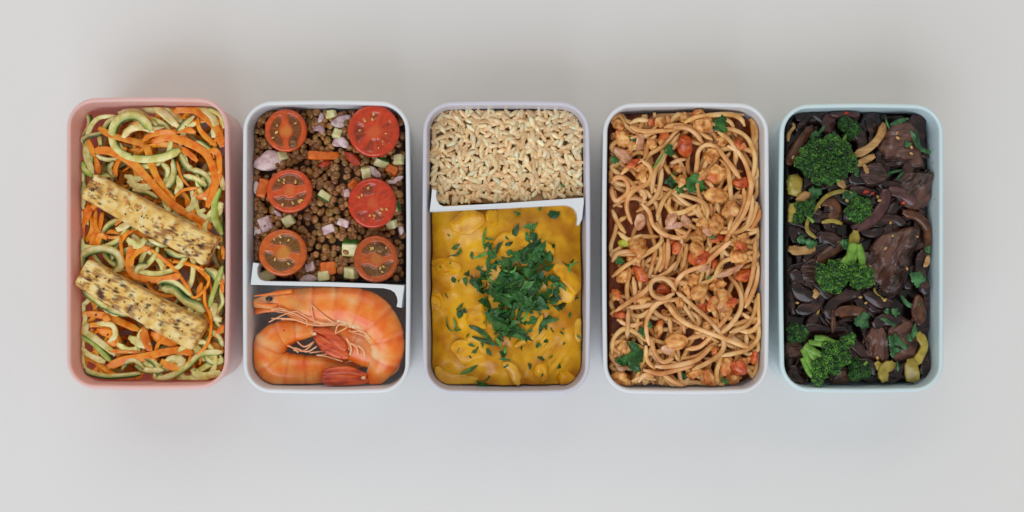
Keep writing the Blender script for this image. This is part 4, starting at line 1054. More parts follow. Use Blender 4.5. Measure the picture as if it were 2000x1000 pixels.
def obit(T, x, y, rx, ry, seed, ang=0., label=None):
    slab_piece('onion_piece', T, x, y, rx, ry, min(rx, ry)*.35, ang, m_onp, seed, label, 'onion', 'onion pieces in the spaghetti', cuts=6, sink=.2, amp=.05, what='translucent onion piece')
# low layer
for t_ in ['225,200 280,175 350,180', '460,145 470,195', '380,130 386,172', '390,820 430,920 380,1000', '1000,650 990,760 960,850', '770,680 790,770', '735,700 742,785', '500,780 520,860 600,900', '700,560 740,600 742,650', '130,620 140,700 180,720', '200,640 260,600 320,640 310,700',
           '600,380 590,450 600,520', '860,380 820,430 800,500', '920,620 880,680 880,760', '620,800 700,830 760,900', '540,900 560,960 640,990', '150,880 220,930 300,900', '440,690 480,760 470,840']: spag(t_, TD)
for x, y, r in [(660, 160, 50), (560, 175, 40), (240, 340, 50), (300, 480, 44), (640, 260, 40), (900, 300, 40), (700, 500, 40), (560, 560, 46)]: meat(TD, x, y, r, int(x+y))
for t_ in ['240,220 252,320 250,400', '280,200 284,300', '300,110 290,250', '460,470 472,570', '545,470 552,570', '930,560 932,650', '590,430 640,480 620,560', '690,480 700,540 660,600', '840,560 800,620 760,640', '270,470 265,560 300,640', '150,340 180,400 170,470', '620,560 700,580 760,620', '860,640 870,720 820,780', '180,640 240,700 260,770',
           '760,330 730,400 740,470', '900,440 960,480 1000,470', '230,860 300,830 380,850', '420,830 480,880 560,890', '140,480 220,520 300,500', '700,40 660,110 640,180']: spag(t_, TE)
for x, y, r in [(250, 120, 50), (520, 380, 44), (560, 300, 40), (430, 440, 40), (730, 500, 40), (180, 660, 44), (900, 760, 50), (740, 680, 44)]: meat(TE, x, y, r, int(x*2+y))
# middle layer, traced
for t_ in ['115,740 150,820 200,890', '690,550 740,590 742,650', '520,640 600,660 680,690 715,740 712,800', '480,660 470,720 500,762 570,752 650,708', '490,620 440,680 410,750 400,810', '120,720 180,680 260,668 335,695', '480,450 530,430 582,420', '440,455 480,512', '390,270 340,330 325,400 312,425',
           '800,160 860,190 880,240 900,285', '170,520 220,470 270,440 315,425', '940,600 950,680 920,770 870,850 825,960', '1055,740 1030,800 990,862', '790,420 840,470 855,560 862,660 872,760 848,870', '300,700 350,760 370,830 430,890 500,915 570,912 612,860']: spag(t_, TD)
for t_ in ['380,50 360,130 335,225', '400,10 412,100 370,205', '430,10 432,120 398,190', '452,-10 452,100 438,175', '150,88 220,80 270,92', '200,440 280,462 350,420 395,398', '110,130 150,75 240,66', '540,-10 520,100 488,185', '570,20 550,140 528,190', '270,865 310,820 365,830', '420,818 500,870 545,884', '300,790 400,812 500,790 625,755',
           '530,722 640,700 745,615', '985,-10 980,120 960,240 930,330 915,410', '1008,150 990,260 950,360 920,410', '1000,330 980,440 930,520 825,562', '1005,320 1020,420 1010,500 960,552 890,552', '1010,520 1000,600 940,660 850,690 765,702', '570,600 640,582 720,560', '200,410 300,400 400,380 475,350', '110,690 120,600 180,540 250,560 315,615']: spag(t_, TE)
for x, y, r, k in [(150, 210, 52, {}), (175, 295, 56, {}), (415, 185, 48, {}), (435, 290, 50, {}), (375, 330, 44, {}), (690, 195, 56, {}), (810, 300, 56, {}), (735, 390, 60, {}), (915, 350, 46, {}), (780, 515, 62, {}), (300, 535, 48, dict(label='pale meat crumble beside the round noodle loop')), (850, 740, 64, {}), (530, 490, 44, {}), (930, 580, 50, {}), (690, 520, 36, {})]: meat(TD, x, y, r, int(x*3+y), **k)
tbit(TD, 575, 338, 56, 80, 201, 'largest tomato piece near the long parsley stem', .1); tbit(TD, 915, 318, 40, 30, 202); tbit(TD, 700, 880, 55, 45, 203); tbit(TD, 250, 450, 60, 30, 204, ang=.4); tbit(TD, 505, 945, 40, 26, 205); tbit(TD, 930, 570, 60, 44, 206); tbit(TD, 365, 185, 26, 36, 207)
obit(TD, 180, 400, 60, 80, 211, .5); obit(TD, 290, 320, 40, 70, 212, .4); obit(TD, 700, 250, 60, 36, 213, .2); obit(TD, 480, 800, 60, 40, 214, 1.)
tbit(TE, 640, 100, 75, 60, 221); tbit(TE, 285, 205, 65, 42, 222, 'red tomato piece slanting beside the noodle ring', -.6); tbit(TE, 660, 410, 50, 34, 223, ang=-.5); tbit(TE, 885, 775, 64, 54, 224); tbit(TE, 730, 140, 40, 50, 225); tbit(TE, 510, 40, 34, 54, 226, ang=-.2); tbit(TE, 160, 450, 50, 28, 227); tbit(TE, 420, 290, 66, 50, 228)
for x, y, r, k in [(190, 210, 56, {}), (135, 330, 44, {}), (310, 345, 62, {}), (850, 840, 54, {}), (640, 775, 46, {}), (610, 815, 52, {}), (800, 765, 60, {}), (610, 232, 50, {}), (165, 840, 66, {}), (720, 395, 50, {}), (690, 520, 36, {})]: meat(TE, x, y, r, int(x*5+y), **k)
# upper layer
for t_, l in [('225,215 300,245 400,245 500,235 565,222', None), ('440,222 520,208 600,220 680,262 745,300', None), ('570,192 640,160 740,145 860,140 925,168 950,215', 'long spaghetti strand running along the rim wall'), ('500,222 580,225 640,260 685,318', None), ('760,240 860,235 930,260 980,310 1012,400 1010,480 985,570', 'long spaghetti strand curving along the wall facing the beef box'),
              ('780,250 850,300 892,370 888,465', None), ('110,575 140,540 190,545 215,590 205,640 140,685 115,640 112,590', 'round noodle loop against the wall facing the curry'), ('840,338 900,370 950,440 980,530 990,600 970,700 930,790 845,910', None),
              ('640,540 650,450 660,370 710,330 770,350 830,420 890,500 922,545', 'arched spaghetti strand like a hairpin above the oval meat ball'), ('300,430 350,470 360,530 330,580 250,620 210,680 210,750 240,830', None), ('540,260 480,340 430,400 390,480 372,560 365,640', None), ('430,480 420,560 400,640 350,700 268,755', None), ('1066,830 1055,1000', 'spaghetti end standing up against the wall facing the beef box')]: spag(t_, TD, l, press=.7)
for t_, l in [('110,222 200,150 300,90 380,40 425,-5', None), ('130,432 220,370 310,310 370,240 450,190 505,130', None), ('340,640 320,560 330,470 380,390 465,355', None), ('318,640 320,720 372,785', None), ('350,600 370,680 420,742 485,718', None), ('850,400 800,480 740,550 700,600 640,650 560,662', None), ('370,768 450,770 560,750 640,720 725,640', None),
              ('500,310 560,360 630,420 700,480 750,540 792,610 780,680 700,740 600,790', None), ('810,200 870,270 900,350 890,430 830,520 765,575', None), ('480,335 500,260 550,200 640,160 700,120 780,50 835,5', None),
              ('490,320 430,352 370,340 345,290 360,245 420,230 470,260 500,305', 'noodle ring curled in the middle of the spaghetti'), ('450,385 500,460 570,510 640,540 720,570 800,600 880,630 945,652', 'long straight spaghetti strand lying on top near the red tomato piece'), ('210,420 207,510 203,604', 'straight stub of spaghetti above the large parsley sprig')]: spag(t_, TE, l, press=.7)
meat(TD, 770, 650, 78, 301, 52, 'smooth oval meat ball beneath the hairpin strand', True, ang=-.05); meat(TE, 505, 617, 70, 302, 54, 'smooth oval meat ball beside the lower noodle loop', True, ang=.05)
for x, y, r, k in [(780, 835, 76, {}), (660, 920, 62, {}), (950, 925, 54, {}), (690, 830, 44, {}), (240, 970, 44, {})]: meat(TD, x, y, r, int(x*7+y), **k)
for x, y, r, k in [(280, 45, 72, {}), (640, 45, 66, {}), (885, 90, 66, {}), (750, 272, 58, {}), (638, 315, 58, dict(smooth=True, ry=48, label='smooth oval meat piece above the red crumbs', ang=1.)), (810, 365, 72, {}), (390, 560, 62, {}), (695, 835, 70, {}), (720, 400, 44, {})]: meat(TE, x, y, r, int(x*9+y), **k)
tbit(TE, 910, 218, 62, 54, 231, 'red tomato piece beside the pink onion sliver', .3); tbit(TE, 845, 380, 44, 32, 232, ang=.6); tbit(TD, 930, 970, 50, 40, 233); tbit(TD, 770, 925, 54, 30, 234, ang=.3); tbit(TE, 975, 710, 30, 54, 235, 'brownish tomato piece leaning on the wall near the end corner'); tbit(TE, 310, 225, 40, 22, 236, ang=-.7)
obit(TD, 285, 822, 52, 62, 241, .3, 'pink translucent onion piece below the round noodle loop'); obit(TD, 585, 820, 44, 68, 242, .4, 'translucent onion petal inside the middle noodle curve'); obit(TD, 500, 845, 66, 28, 243, .3); obit(TE, 460, 668, 62, 36, 244, -.3); obit(TE, 165, 770, 56, 34, 245, -.6); obit(TE, 670, 175, 46, 28, 246, .5); obit(TD, 715, 880, 40, 32, 247)
sheet('onion_piece', '745,225 830,190 910,150', TE, 40, m_onp, 'pink onion sliver pointing at the red tomato piece', 'onion', 'onion pieces in the spaghetti', t=4, lift=3)
def leaf(T, x, y, r, ang, seed, m, label, cat='parsley', group='parsley leaves on the spaghetti', stretch=1., lobes=3, depth=.4, curl=.25, tilt=(0, 0), name='parsley_leaf', lift=2.):
    s = 3.2
    V, F = leaf_mesh(r/s, lobes, depth, seed, curl, .9, 30, stretch)
    V = rotm(V, (tilt[0], tilt[1], ang)); p = T(f'{x},{y}')[0]; hz = pile.top(p[0], p[1], r/s*.6, 85)
    o = mk(name, keep_in(box, V+P(p[0], p[1], hz+lift), .5), F, m); pile.stamp(p[0], p[1], r/s*.6, hz+1)
    if label: tag(o, label, cat, group)
    else: later(o, 'green leaf piece', p[0], p[1], cat, group)
    return o
m_leaf = mat('parsley_leaf', [(20, 62, 16), (38, 92, 26), (66, 124, 48)], 200, 3, rough=.32, coat=.2, rand=.15, g=1.0)
m_lime = mat('lime_bit', [(170, 176, 44), (196, 196, 70)], 250, 3, rough=.25, sss=.3, coat=.4)
leaf(TD, 470, 368, 44, .3, 401, m_leaf, 'folded parsley leaf on top of the long parsley stem')
sheet('parsley_sprig', '440,375 410,430 370,480', TD, 16, m_stem, 'long parsley stem lying across noodles under its leaf', 'parsley', 'parsley leaves on the spaghetti', t=3, lift=2, kind='round')
leaf(TD, 495, 560, 58, 2.4, 402, m_leaf, 'lobed parsley leaf, the darker one of the double parsley leaf', lobes=4); leaf(TD, 630, 580, 68, .35, 403, m_leaf, 'long parsley leaf, the lighter one of the double parsley leaf', stretch=1.2, depth=.25); leaf(TD, 545, 605, 46, -.6, 404, m_leaf, None)
leaf(TD, 785, 205, 64, .1, 405, m_leaf, 'dark parsley leaf near the rim wall', stretch=1.2); leaf(TD, 240, 300, 28, 1., 406, m_leaf, None); leaf(TD, 130, 430, 34, 1., 407, m_leaf, None); leaf(TD, 745, 910, 20, .4, 408, m_leaf, None)
leaf(TE, 235, 680, 66, -1.2, 409, m_leaf, 'upright parsley leaf of the large sprig near the end wall', stretch=1.5, depth=.2); leaf(TE, 245, 765, 54, .2, 410, m_leaf, 'spread parsley leaf of the large sprig near the end wall'); leaf(TE, 175, 735, 50, 2., 411, m_leaf, None); leaf(TE, 290, 560, 36, .3, 412, m_leaf, None); leaf(TE, 548, 830, 34, 1.3, 413, m_leaf, None); leaf(TE, 795, 860, 28, .8, 414, m_leaf, None); leaf(TE, 705, 232, 22, .5, 415, m_leaf, None); leaf(TE, 340, 515, 24, .5, 416, m_leaf, None); leaf(TE, 150, 120, 40, .5, 417, m_leaf, None)
slab_piece('lime_bit', TE, 182, 16, 40, 26, 20, -.1, m_lime, 420, 'lime green celery bit on the noodles near the wall facing the curry', 'celery', None, cuts=3)
settle(LM_SPAG, 'the spaghetti')

# ------------------------------------------------------------------ blue box: beef, broccoli, onion
box = BOX['blue']
m_beef = mat('beef', [(30, 18, 15), (58, 38, 31), (92, 64, 54)], 620, 6, rough=.3, bump=.8, bscale=700, bdist=.0006, coat=.4, stretch=(.22, 1.2, 1.2), attrs=[('cut', (104, 68, 54)), ('skin', (44, 26, 20))], g=.98, rvar=.12)
m_bsauce = mat('dark_sauce', [(16, 9, 7), (30, 18, 13)], 200, 3, rough=.2, coat=.4, g=1.)
m_pon = mat('purple_onion', [(22, 11, 11), (44, 25, 23), (76, 48, 42)], 200, 3, rough=.22, coat=.45, sss=.12, rand=.2, stretch=(.5, 1.5, 1), attrs=[('skin', (92, 52, 64))], g=1.)
m_pon2 = mat('mauve_onion', [(66, 38, 38), (96, 60, 56)], 200, 3, rough=.25, coat=.4, sss=.15, attrs=[('skin', (120, 36, 56))], g=1.)
m_brn = mat('brown_onion', [(64, 34, 20), (104, 62, 36)], 220, 3, rough=.22, coat=.45, sss=.15, rand=.15, attrs=[('skin', (70, 40, 26))], g=1.)
m_gin = mat('pale_stalk', [(158, 116, 62), (196, 154, 96)], 260, 3, rough=.3, coat=.35, sss=.2, rand=.1, stretch=(.5, 1.6, 1), attrs=[('skin', (170, 110, 44))], g=1.02)
m_yel = mat('yellow_stalk', [(138, 122, 40), (172, 152, 66)], 220, 3, rough=.26, coat=.4, sss=.2, rand=.12, attrs=[('skin', (112, 116, 30))], g=1.02)
m_cil = mat('cilantro', [(26, 66, 32), (48, 96, 50), (76, 128, 76)], 240, 3, rough=.4, rand=.15, g=1.)
m_bud = mat('broccoli_bud', [(10, 34, 7), (26, 68, 16), (50, 106, 28)], 420, 3, rough=.36, attrs=[('tint', (112, 170, 54))], coat=.2, g=1., rand=.1)
m_bst = mat('broccoli_stem', [(92, 140, 38), (132, 174, 72)], 220, 3, rough=.34, coat=.2, sss=.15, attrs=[('skin', (52, 96, 28))], g=1.)
bf = lambda x, y: -46-2*((x-1690)/150)**2
pile = Pile(box, bf)
bed('dark_sauce', m_bsauce, 1534, 216, 1828, 752, lambda X, Y: -58-4*((X-1690)/150)**2+3*lump(np.stack([X, Y, X*0], -1), .05, 35), 'dark glossy sauce under the beef and onion')
oj = Join()
for i in range(40):
    p2 = rnd_curl(1544, 226, 1820, 744, rng.uniform(160, 320), .22)
    V, F, at = strand('', box, pile, p2, rng.uniform(14, 26), 3, 'arc', None, taper=None, tw_amp=.4, press=.5); oj.add(V, F)
tag(oj.build('onion_strips', m_pon), 'dark stewed onion strips under the beef', kind='stuff')
GON = 'onion strips among the beef'; GBF = 'beef chunks in the blue box'; GBR = 'broccoli florets in the blue box'; GST = 'pale stalk pieces in the blue box'
def beef(T, x, y, rx, ry, rz, ang, seed, planes, label, sink=.3, tilt=False):
    s = 3.226 if T is TF else 3.126
    V, F = ICO[4]; V = V.copy(); cut = np.zeros(len(V)); g = np.random.default_rng(seed)
    V = np.sign(V)*np.abs(V)**.8; V *= (1+.13*lump(V, 2.3, seed, 4))[:, None]
    for nx, ny, nz, k, c in planes:
        d = np.array([nx, ny, nz], float); d /= np.linalg.norm(d); ov = V@d-k-.10*lump(V*np.array([1, 1.6, 1.6]), 2.6, seed+7, 4)
        V = V-np.where(ov > -.15, np.clip((ov+.15)/.3, 0, 1)*np.maximum(ov, 0)*.93+.0*ov, 0)[:, None]*d; cut = np.where(ov > 0, c, cut)
    cut = np.clip(cut*(1+.35*lump(V*np.array([1, 5, 3]), 3., seed+2, 3)), 0, 1)
    V = V*(1+.012*lump(V*np.array([1, 4, 4]), 6, seed+3, 3))[:, None]
    V = rotz(V*np.array([rx, ry, rz])/s, ang); p = T(f'{x},{y}')[0]
    o = put(pile, 'beef_chunk', V, p[0], p[1], m_beef, F=F, sink=sink, tilt=tilt, attrs={'cut': cut, 'skin': cut*0}, box=box)
    tag(o, label, 'beef', GBF); return o
def bst(txt, T, w, m, label, name='onion_strip', cat='onion', group=GON, what='dark onion strip', **k):
    k.setdefault('t', 3.2); k.setdefault('taper', None if w < 90 else 'leaf'); return sheet(name, txt, T, w*(1.2 if m is m_pon else 1), m, label, cat, group, what=what, **k)
# low pieces
for t_, T, w in [('560,200 620,300 640,400', TF, 70), ('660,170 700,260 690,350', TF, 60), ('540,560 640,540 740,560', TF, 80), ('250,580 330,560 420,590', TF, 70), ('420,700 470,780 450,860', TF, 60), ('600,850 680,880 760,860', TF, 70), ('330,900 420,930 500,980', TF, 70), ('690,830 800,800 900,830', TF, 60),
                 ('180,180 220,260 200,330', TG, 80), ('250,130 340,60 460,20', TG, 60), ('200,440 300,400 380,330', TG, 70), ('260,520 400,560 520,540', TG, 60), ('560,460 640,400 760,420', TG, 70), ('620,320 700,370 790,390', TG, 66), ('540,760 640,760 700,820', TG, 70), ('760,800 860,800 900,760', TG, 66), ('180,760 200,820 280,850', TG, 70), ('300,250 380,320 480,340', TG, 60), ('560,300 600,380 640,420', TG, 60)]:
    bst(t_, T, w, m_pon, None)
beef(TF, 690, 520, 90, 70, 50, .3, 501, [(0, 0, 1, .6, 0)], 'dark beef chunk sunk in sauce between the two upper broccoli florets', .6)
beef(TG, 190, 660, 66, 60, 50, .2, 502, [(.2, .2, 1, .5, .4)], 'small beef chunk beside the wall facing the spaghetti', .5)
beef(TG, 300, 180, 80, 70, 40, .6, 503, [(0, 0, 1, .6, 0)], 'dark flat beef chunk beside the middle broccoli floret', .7)
beef(TG, 462, 826, 76, 66, 60, .1, 504, [(.1, -.5, .8, .45, .5), (-.7, 0, .5, .6, 0)], 'small reddish beef cube touching the lowest broccoli floret', .4)
TX = tr((1505, 184), 1.6657)
def beef_wedge(outline, ctrl, cutline, base, fib, seed, label):
    """chunk from its outline; ctrl gives heights of its ridges, cutline the border of the paler cut face"""
    o = TX(outline); c = o.mean(0); n = 72
    q = np.vstack([o, o[:1]]); L = np.r_[0, np.cumsum(np.linalg.norm(np.diff(q, axis=0), axis=1))]
    t = np.linspace(0, L[-1], n, endpoint=False); O = np.stack([np.interp(t, L, q[:, 0]), np.interp(t, L, q[:, 1])], -1)
    for k in (0, 1): O[:, k] = .5*O[:, k]+.25*np.roll(O[:, k], 1)+.25*np.roll(O[:, k], -1)
    O += 1.3*np.stack([lump(np.c_[O, O[:, 0]*0]*1., .16, seed+k, 3) for k in (1, 2)], -1)
    cp = np.array([[float(v) for v in p.split(',')] for p in ctrl.split()]); cq = TX(' '.join(f'{a},{b}' for a, b, _ in cp))
    cl = TX(cutline) if cutline else None
    rows = []; nr = 26
    for r in np.linspace(0, 1, nr+1)[1:]: rows.append(c+(O-c)*r)
    XY = np.vstack(rows+[c[None]]); rr = np.r_[np.repeat(np.linspace(0, 1, nr+1)[1:], n), 0]
    d = np.linalg.norm(XY[:, None]-cq[None], axis=2); w = 1/(d+3)**3; z = (w*cp[None, :, 2]).sum(1)/w.sum(1)
    ca, sa = math.cos(fib), math.sin(fib)
    fx = (XY[:, 0]-c[0])*ca-(XY[:, 1]-c[1])*sa; fy = (XY[:, 0]-c[0])*sa+(XY[:, 1]-c[1])*ca
    cut = np.zeros(len(XY))
    if cl is not None:
        a, b = cl[0], cl[-1]
        side = (b[0]-a[0])*(XY[:, 1]-a[1])-(b[1]-a[1])*(XY[:, 0]-a[0]); side /= np.linalg.norm(b-a)
        cut = np.clip(.5+(side+2.5*lump(np.c_[XY, XY[:, 0]*0], .12, seed+5, 2))/5, 0, 1)
        cut = cut*np.clip(.75+.5*lump(np.c_[fx*.25, fy, fx*0], .45, seed+6, 2), .1, 1)
    z = z+1.0*lump(np.c_[fx*.22, fy, fx*0], .5, seed+8, 2)+1.6*lump(np.c_[XY, XY[:, 0]*0], .09, seed+9, 3)-np.where(rr > .86, ((rr-.86)/.14)**2*9, 0)
    V = P(XY[:, 0], XY[:, 1], base+z)
    B = P(O[:, 0], O[:, 1], base-34+0*O[:, 0]); V = keep_in(box, np.vstack([V, B]), .6); m = len(XY)
    F = [[k*n+j, k*n+(j+1) % n, (k+1)*n+(j+1) % n, (k+1)*n+j] for k in range(nr-1) for j in range(n)]+[[m-1, (j+1) % n, j] for j in range(n)]
    F += [[(nr-1)*n+j, (nr-1)*n+(j+1) % n, m+(j+1) % n, m+j] for j in range(n)]+[[m+j for j in range(n)]]
    F[-1] = F[-1][::-1] if False else F[-1]
    mid = V.mean(0); mid[2] = V[:, 2].min()
    me = mesh_data('beef_chunk', rotz(V-mid, -fib)*K, F, m_beef, True, {'cut': np.r_[cut, np.zeros(n)], 'skin': np.zeros(len(V))})
    bm = bmesh.new(); bm.from_mesh(me); bmesh.ops.recalc_face_normals(bm, faces=bm.faces[:]); bm.to_mesh(me); bm.free()
    ob = link('beef_chunk', me, wloc(mid)); ob.rotation_euler[2] = fib
    tag(ob, label, 'beef', GBF)
    for (x, y), zz in zip(XY[::7], z[::7]): pile.stamp(x, y, 6, base+zz)
beef_wedge('348,170 370,118 408,84 452,90 488,130 492,200 502,246 442,248 390,228 352,212', '420,120,14 450,130,12 400,160,13 380,195,9 440,195,10 490,230,-4 400,225,-14 440,245,-16 360,140,-4 485,150,-4 352,200,-8', '500,238 362,188', -32, .1, 505, 'rounded beef chunk with sesame seeds on top by the far rim corner')
beef_wedge('396,276 450,250 500,248 542,256 541,294 520,352 490,388 440,372 402,334 384,304', '400,295,-8 450,270,-6 470,290,4 535,260,10 500,290,14 450,330,12 430,350,2 535,300,-6 500,370,-12 480,340,4', '428,352 540,262', -36, .75, 506, 'sharp edged beef chunk with a brown cut face against the blue wall')
beef_wedge('303,522 345,460 400,440 460,428 490,440 480,484 462,540 441,602 420,642 385,657 345,632 318,592', '483,442,6 455,490,18 430,540,20 400,600,18 378,645,4 310,525,-16 350,470,-8 400,450,-4 340,580,-12 380,540,4 470,520,-10 440,590,-8 350,620,-12', '462,440 372,640', -30, 1.05, 507, 'largest beef chunk with a long ridge beside the middle broccoli')
beef_wedge('298,802 328,752 362,744 386,792 390,850 378,904 340,884 308,852', '330,790,8 350,840,8 370,790,10 378,850,4 305,810,-8 340,880,-8', '366,750 376,900', -36, 1.4, 508, 'narrow beef chunk with a reddish crease above the pale stalk')
beef_wedge('378,762 418,720 462,738 484,800 474,862 432,892 396,872 380,822', '420,770,12 440,810,14 410,850,6 470,800,-2 390,790,0 430,885,-10', '470,860 395,868', -34, .4, 509, 'round beef chunk topped with torn cilantro leaves')
# onion and stalks that show
bst('160,460 200,370 260,280 320,215', TF, 66, m_brn, 'long speckled brown onion strip along the wall facing the spaghetti')
bst('400,260 420,190 450,140', TF, 110, m_pon2, 'mauve onion petal near the far rim wall', name='onion_petal', lift=2)
bst('425,135 500,140 610,100', TF, 66, m_pon2, 'red purple onion wedge with its tip resting on the far rim wall', skin=-.6, taper='leaf', lift=3, t=9, name='onion_petal')
bst('790,610 880,640 960,710', TF, 74, m_pon2, 'glossy mauve onion arc below the sharp edged beef'); bst('880,750 980,790 1045,880 1035,990 1000,1060', TF, 64, m_brn, 'long brown onion arc curving along the blue wall', t=7)
bst('545,610 620,620 700,650', TF, 60, m_pon, None); bst('770,610 770,700 690,800 560,860', TF, 84, m_pon2, 'shiny purple onion crescent beside the small broccoli floret', t=9, lift=3)
bst('360,700 420,680 460,740 420,800', TF, 80, m_brn, None); bst('160,850 200,900 210,960', TF, 60, m_pon, None); bst('350,930 430,920 500,960', TF, 80, m_pon, None)
bst('945,330 955,420 950,520', TG, 100, m_brn, 'brown onion strip standing against the blue wall below the cilantro leaf', t=8); bst('985,60 960,150 975,260 1000,330', TG, 60, m_pon, None, t=7)
bst('590,290 500,340 430,400 400,480', TG, 84, m_pon, 'wide purple onion strip below the middle broccoli floret', t=7, lift=1); bst('440,440 540,430 640,440', TG, 72, m_brn, 'amber brown onion strip lying across the middle of the box', lift=1); bst('430,420 432,500 425,570', TG, 34, m_brn, None)
bst('330,140 420,60 500,10', TG, 70, m_brn, None); bst('620,310 690,370 780,395', TG, 60, m_pon, None, lift=1); bst('190,250 240,330 330,330', TG, 90, m_pon, None); bst('670,520 760,480 850,480', TG, 70, m_pon, None)
def stalk(txt, T, w, m, label, **k):
    k.setdefault('t', w/3.2*.4); k.setdefault('kind', 'ribbon'); k.setdefault('taper', None)
    return bst(txt, T, w, m, label, name='vegetable_stalk', cat='stalk', group=GST, what='pale stalk piece', **k)
stalk('590,465 640,430 705,400', TF, 50, m_gin, None); stalk('635,455 650,485 662,512', TF, 34, m_gin, 'short pale stalk stub between broccoli and beef')
stalk('765,195 735,280 670,350 575,400', TF, 54, m_gin, 'forked pale golden stalk slanting beside the rounded beef', lift=3, skin=.7, t=8)
stalk('470,545 490,570 515,605', TF, 54, m_gin, 'pale stem piece just under the large broccoli floret', t=10)
stalk('190,520 200,590 185,650', TF, 100, m_yel, 'thick yellow green stalk against the wall facing the spaghetti', t=20, skin=.8); stalk('180,700 185,760 170,820', TF, 50, m_yel, None, t=12)
stalk('185,195 200,215 165,260 160,310', TF, 24, m_gin, 'curled golden strip in the corner of the blue box')
stalk('215,690 255,660 305,645', TF, 66, m_gin, 'cream slice with dark streaks below the yellow green stalk', t=6)
stalk('580,690 560,645 490,625 400,655 330,735 285,800 280,870 335,920', TF, 27, m_yel, 'thin yellow strip curling like a hook at the middle', t=5, lift=3)
stalk('585,870 575,930 560,1000', TF, 64, m_yel, 'yellow green stalk leading into the middle broccoli floret', t=14); stalk('160,985 230,1000 330,985', TF, 60, m_gin, 'orange stalk slice near the wall facing the spaghetti', t=9)
stalk('370,820 440,810 500,830', TF, 30, m_yel, None)
stalk('690,740 740,800 770,760 810,760', TG, 54, m_yel, None); stalk('745,860 735,790 800,750', TG, 70, m_yel, 'pale yellow stalk end poking from under the narrow beef', t=12)
stalk('945,560 985,640 950,720 925,760', TG, 56, m_yel, 'curved yellow green stalk against the blue wall', skin=.6, t=8, lift=2); stalk('900,720 910,800 920,885', TG, 84, m_yel, 'wide yellow stalk with a browned end by the end corner', t=7, lift=2)
stalk('680,290 690,330 740,360', TG, 22, m_yel, None); stalk('345,400 340,430 330,450', TG, 18, m_yel, None); stalk('310,300 330,320 310,350', TG, 40, m_gin, None); stalk('1010,90 1000,140 980,160', TG, 36, m_gin, 'seed shaped pale piece beside the blue wall', taper='leaf')
# broccoli
def broccoli(T, x, y, lobes, stems, seed, label, h_up=30, bud=2.2, tint=.5):
    s = 3.226 if T is TF else 3.126
    g = np.random.default_rng(seed); p = T(f'{x},{y}')[0]
    base = max(pile.top(p[0], p[1], 22, 50), -42); c0 = P(p[0], p[1], base)
    root = empty('broccoli_floret', c0); tag(root, label, 'broccoli', GBR)
    J = Join(); BV, BF = ICO[1]
    for lx, ly, lr in lobes:
        q = T(f'{lx},{ly}')[0]; r = lr/s; cz = base+h_up-r*.65+g.uniform(-3, 3)
        c = P(q[0], q[1], cz)
        V, F = ICO[2]; J.add(V*np.array([r*.9, r*.9, r*.72])+c, F, {'tint': np.zeros(len(V))})
        n = int(26*r*r/bud/bud*.34)+14
        k = np.arange(n); zz = 1-1.25*(k+.5)/n; ph = k*2.39996+g.uniform(0, 6)
        D = np.stack([np.sqrt(np.maximum(0, 1-zz*zz))*np.cos(ph), np.sqrt(np.maximum(0, 1-zz*zz))*np.sin(ph), zz], -1)
        D = D+g.normal(size=D.shape)*.06; cl = lump(D*2, 2.5, seed+int(lr), 2)
        for d, cc in zip(D, cl):
            if cc < -.62 and g.random() < .7: continue
            b = bud*g.uniform(.55, 1.25); rr = r*(1+.10*cc+g.normal()*.03)
            V = BV*b*np.array([1, 1, 1.1])+d*np.array([rr, rr, rr*.8])+c
            t_ = np.clip(tint*(g.uniform(-.8, .7)+.5*cc), 0, 1)
            J.add(keep_in(box, V, .3), BF, {'tint': np.full(len(V), t_)})
    # J.build works in world placement
    o = J.build('crown', m_bud); o.parent = root; o.location = o.location-root.location
    for txt, w in stems:
        q = spline(T(txt), 4.); n = len(q); hh = np.linspace(base+h_up*.75, base+h_up*.62, n)
        V, F, u, v, ss = sweep(P(q[:, 0], q[:, 1], hh), np.linspace(w*.8, w, n)/s, np.linspace(w*.8, w, n)/s*.8, 'round')
        V = V+.5*np.stack([lump(V, .2, 3), lump(V, .2, 4), lump(V, .2, 5)], -1)
        mk('stem', keep_in(box, V, .5), F, m_bst, root, {'skin': np.clip(u-.3, 0, 1)})
    for lx, ly, lr in lobes:
        q = T(f'{lx},{ly}')[0]; pile.stamp(q[0], q[1], lr/s, base+h_up*.8, 12)
broccoli(TF, 540, 215, [(520, 200, 44), (570, 230, 40), (545, 260, 36)], [('540,250 500,310', 24)], 601, 'dark broccoli bit half sunk near the far rim wall', 18, 2.0, .15)
broccoli(TF, 240, 750, [(230, 730, 40), (285, 745, 34), (220, 790, 36), (300, 700, 30)], [('260,760 320,820', 22)], 602, 'small dark broccoli sprig inside the hook of the yellow strip', 20, 2.0, .3)
broccoli(TG, 200, 560, [(190, 545, 40), (225, 580, 36), (180, 590, 30)], [('220,570 270,560', 20)], 603, 'small dark broccoli bit by the wall above the lowest floret', 18, 2.0, .2)
broccoli(TG, 590, 790, [(570, 770, 44), (620, 800, 40), (560, 820, 34)], [('600,780 640,740', 22)], 604, 'dark broccoli bit sunk between two beef chunks near the end wall', 14, 2.0, .15)
broccoli(TF, 600, 735, [(590, 700, 44), (640, 740, 42), (560, 750, 38), (600, 780, 42), (645, 700, 30)], [('590,760 540,800', 24)], 605, 'small broccoli floret beside the purple onion crescent', 26, 2.0, .45)
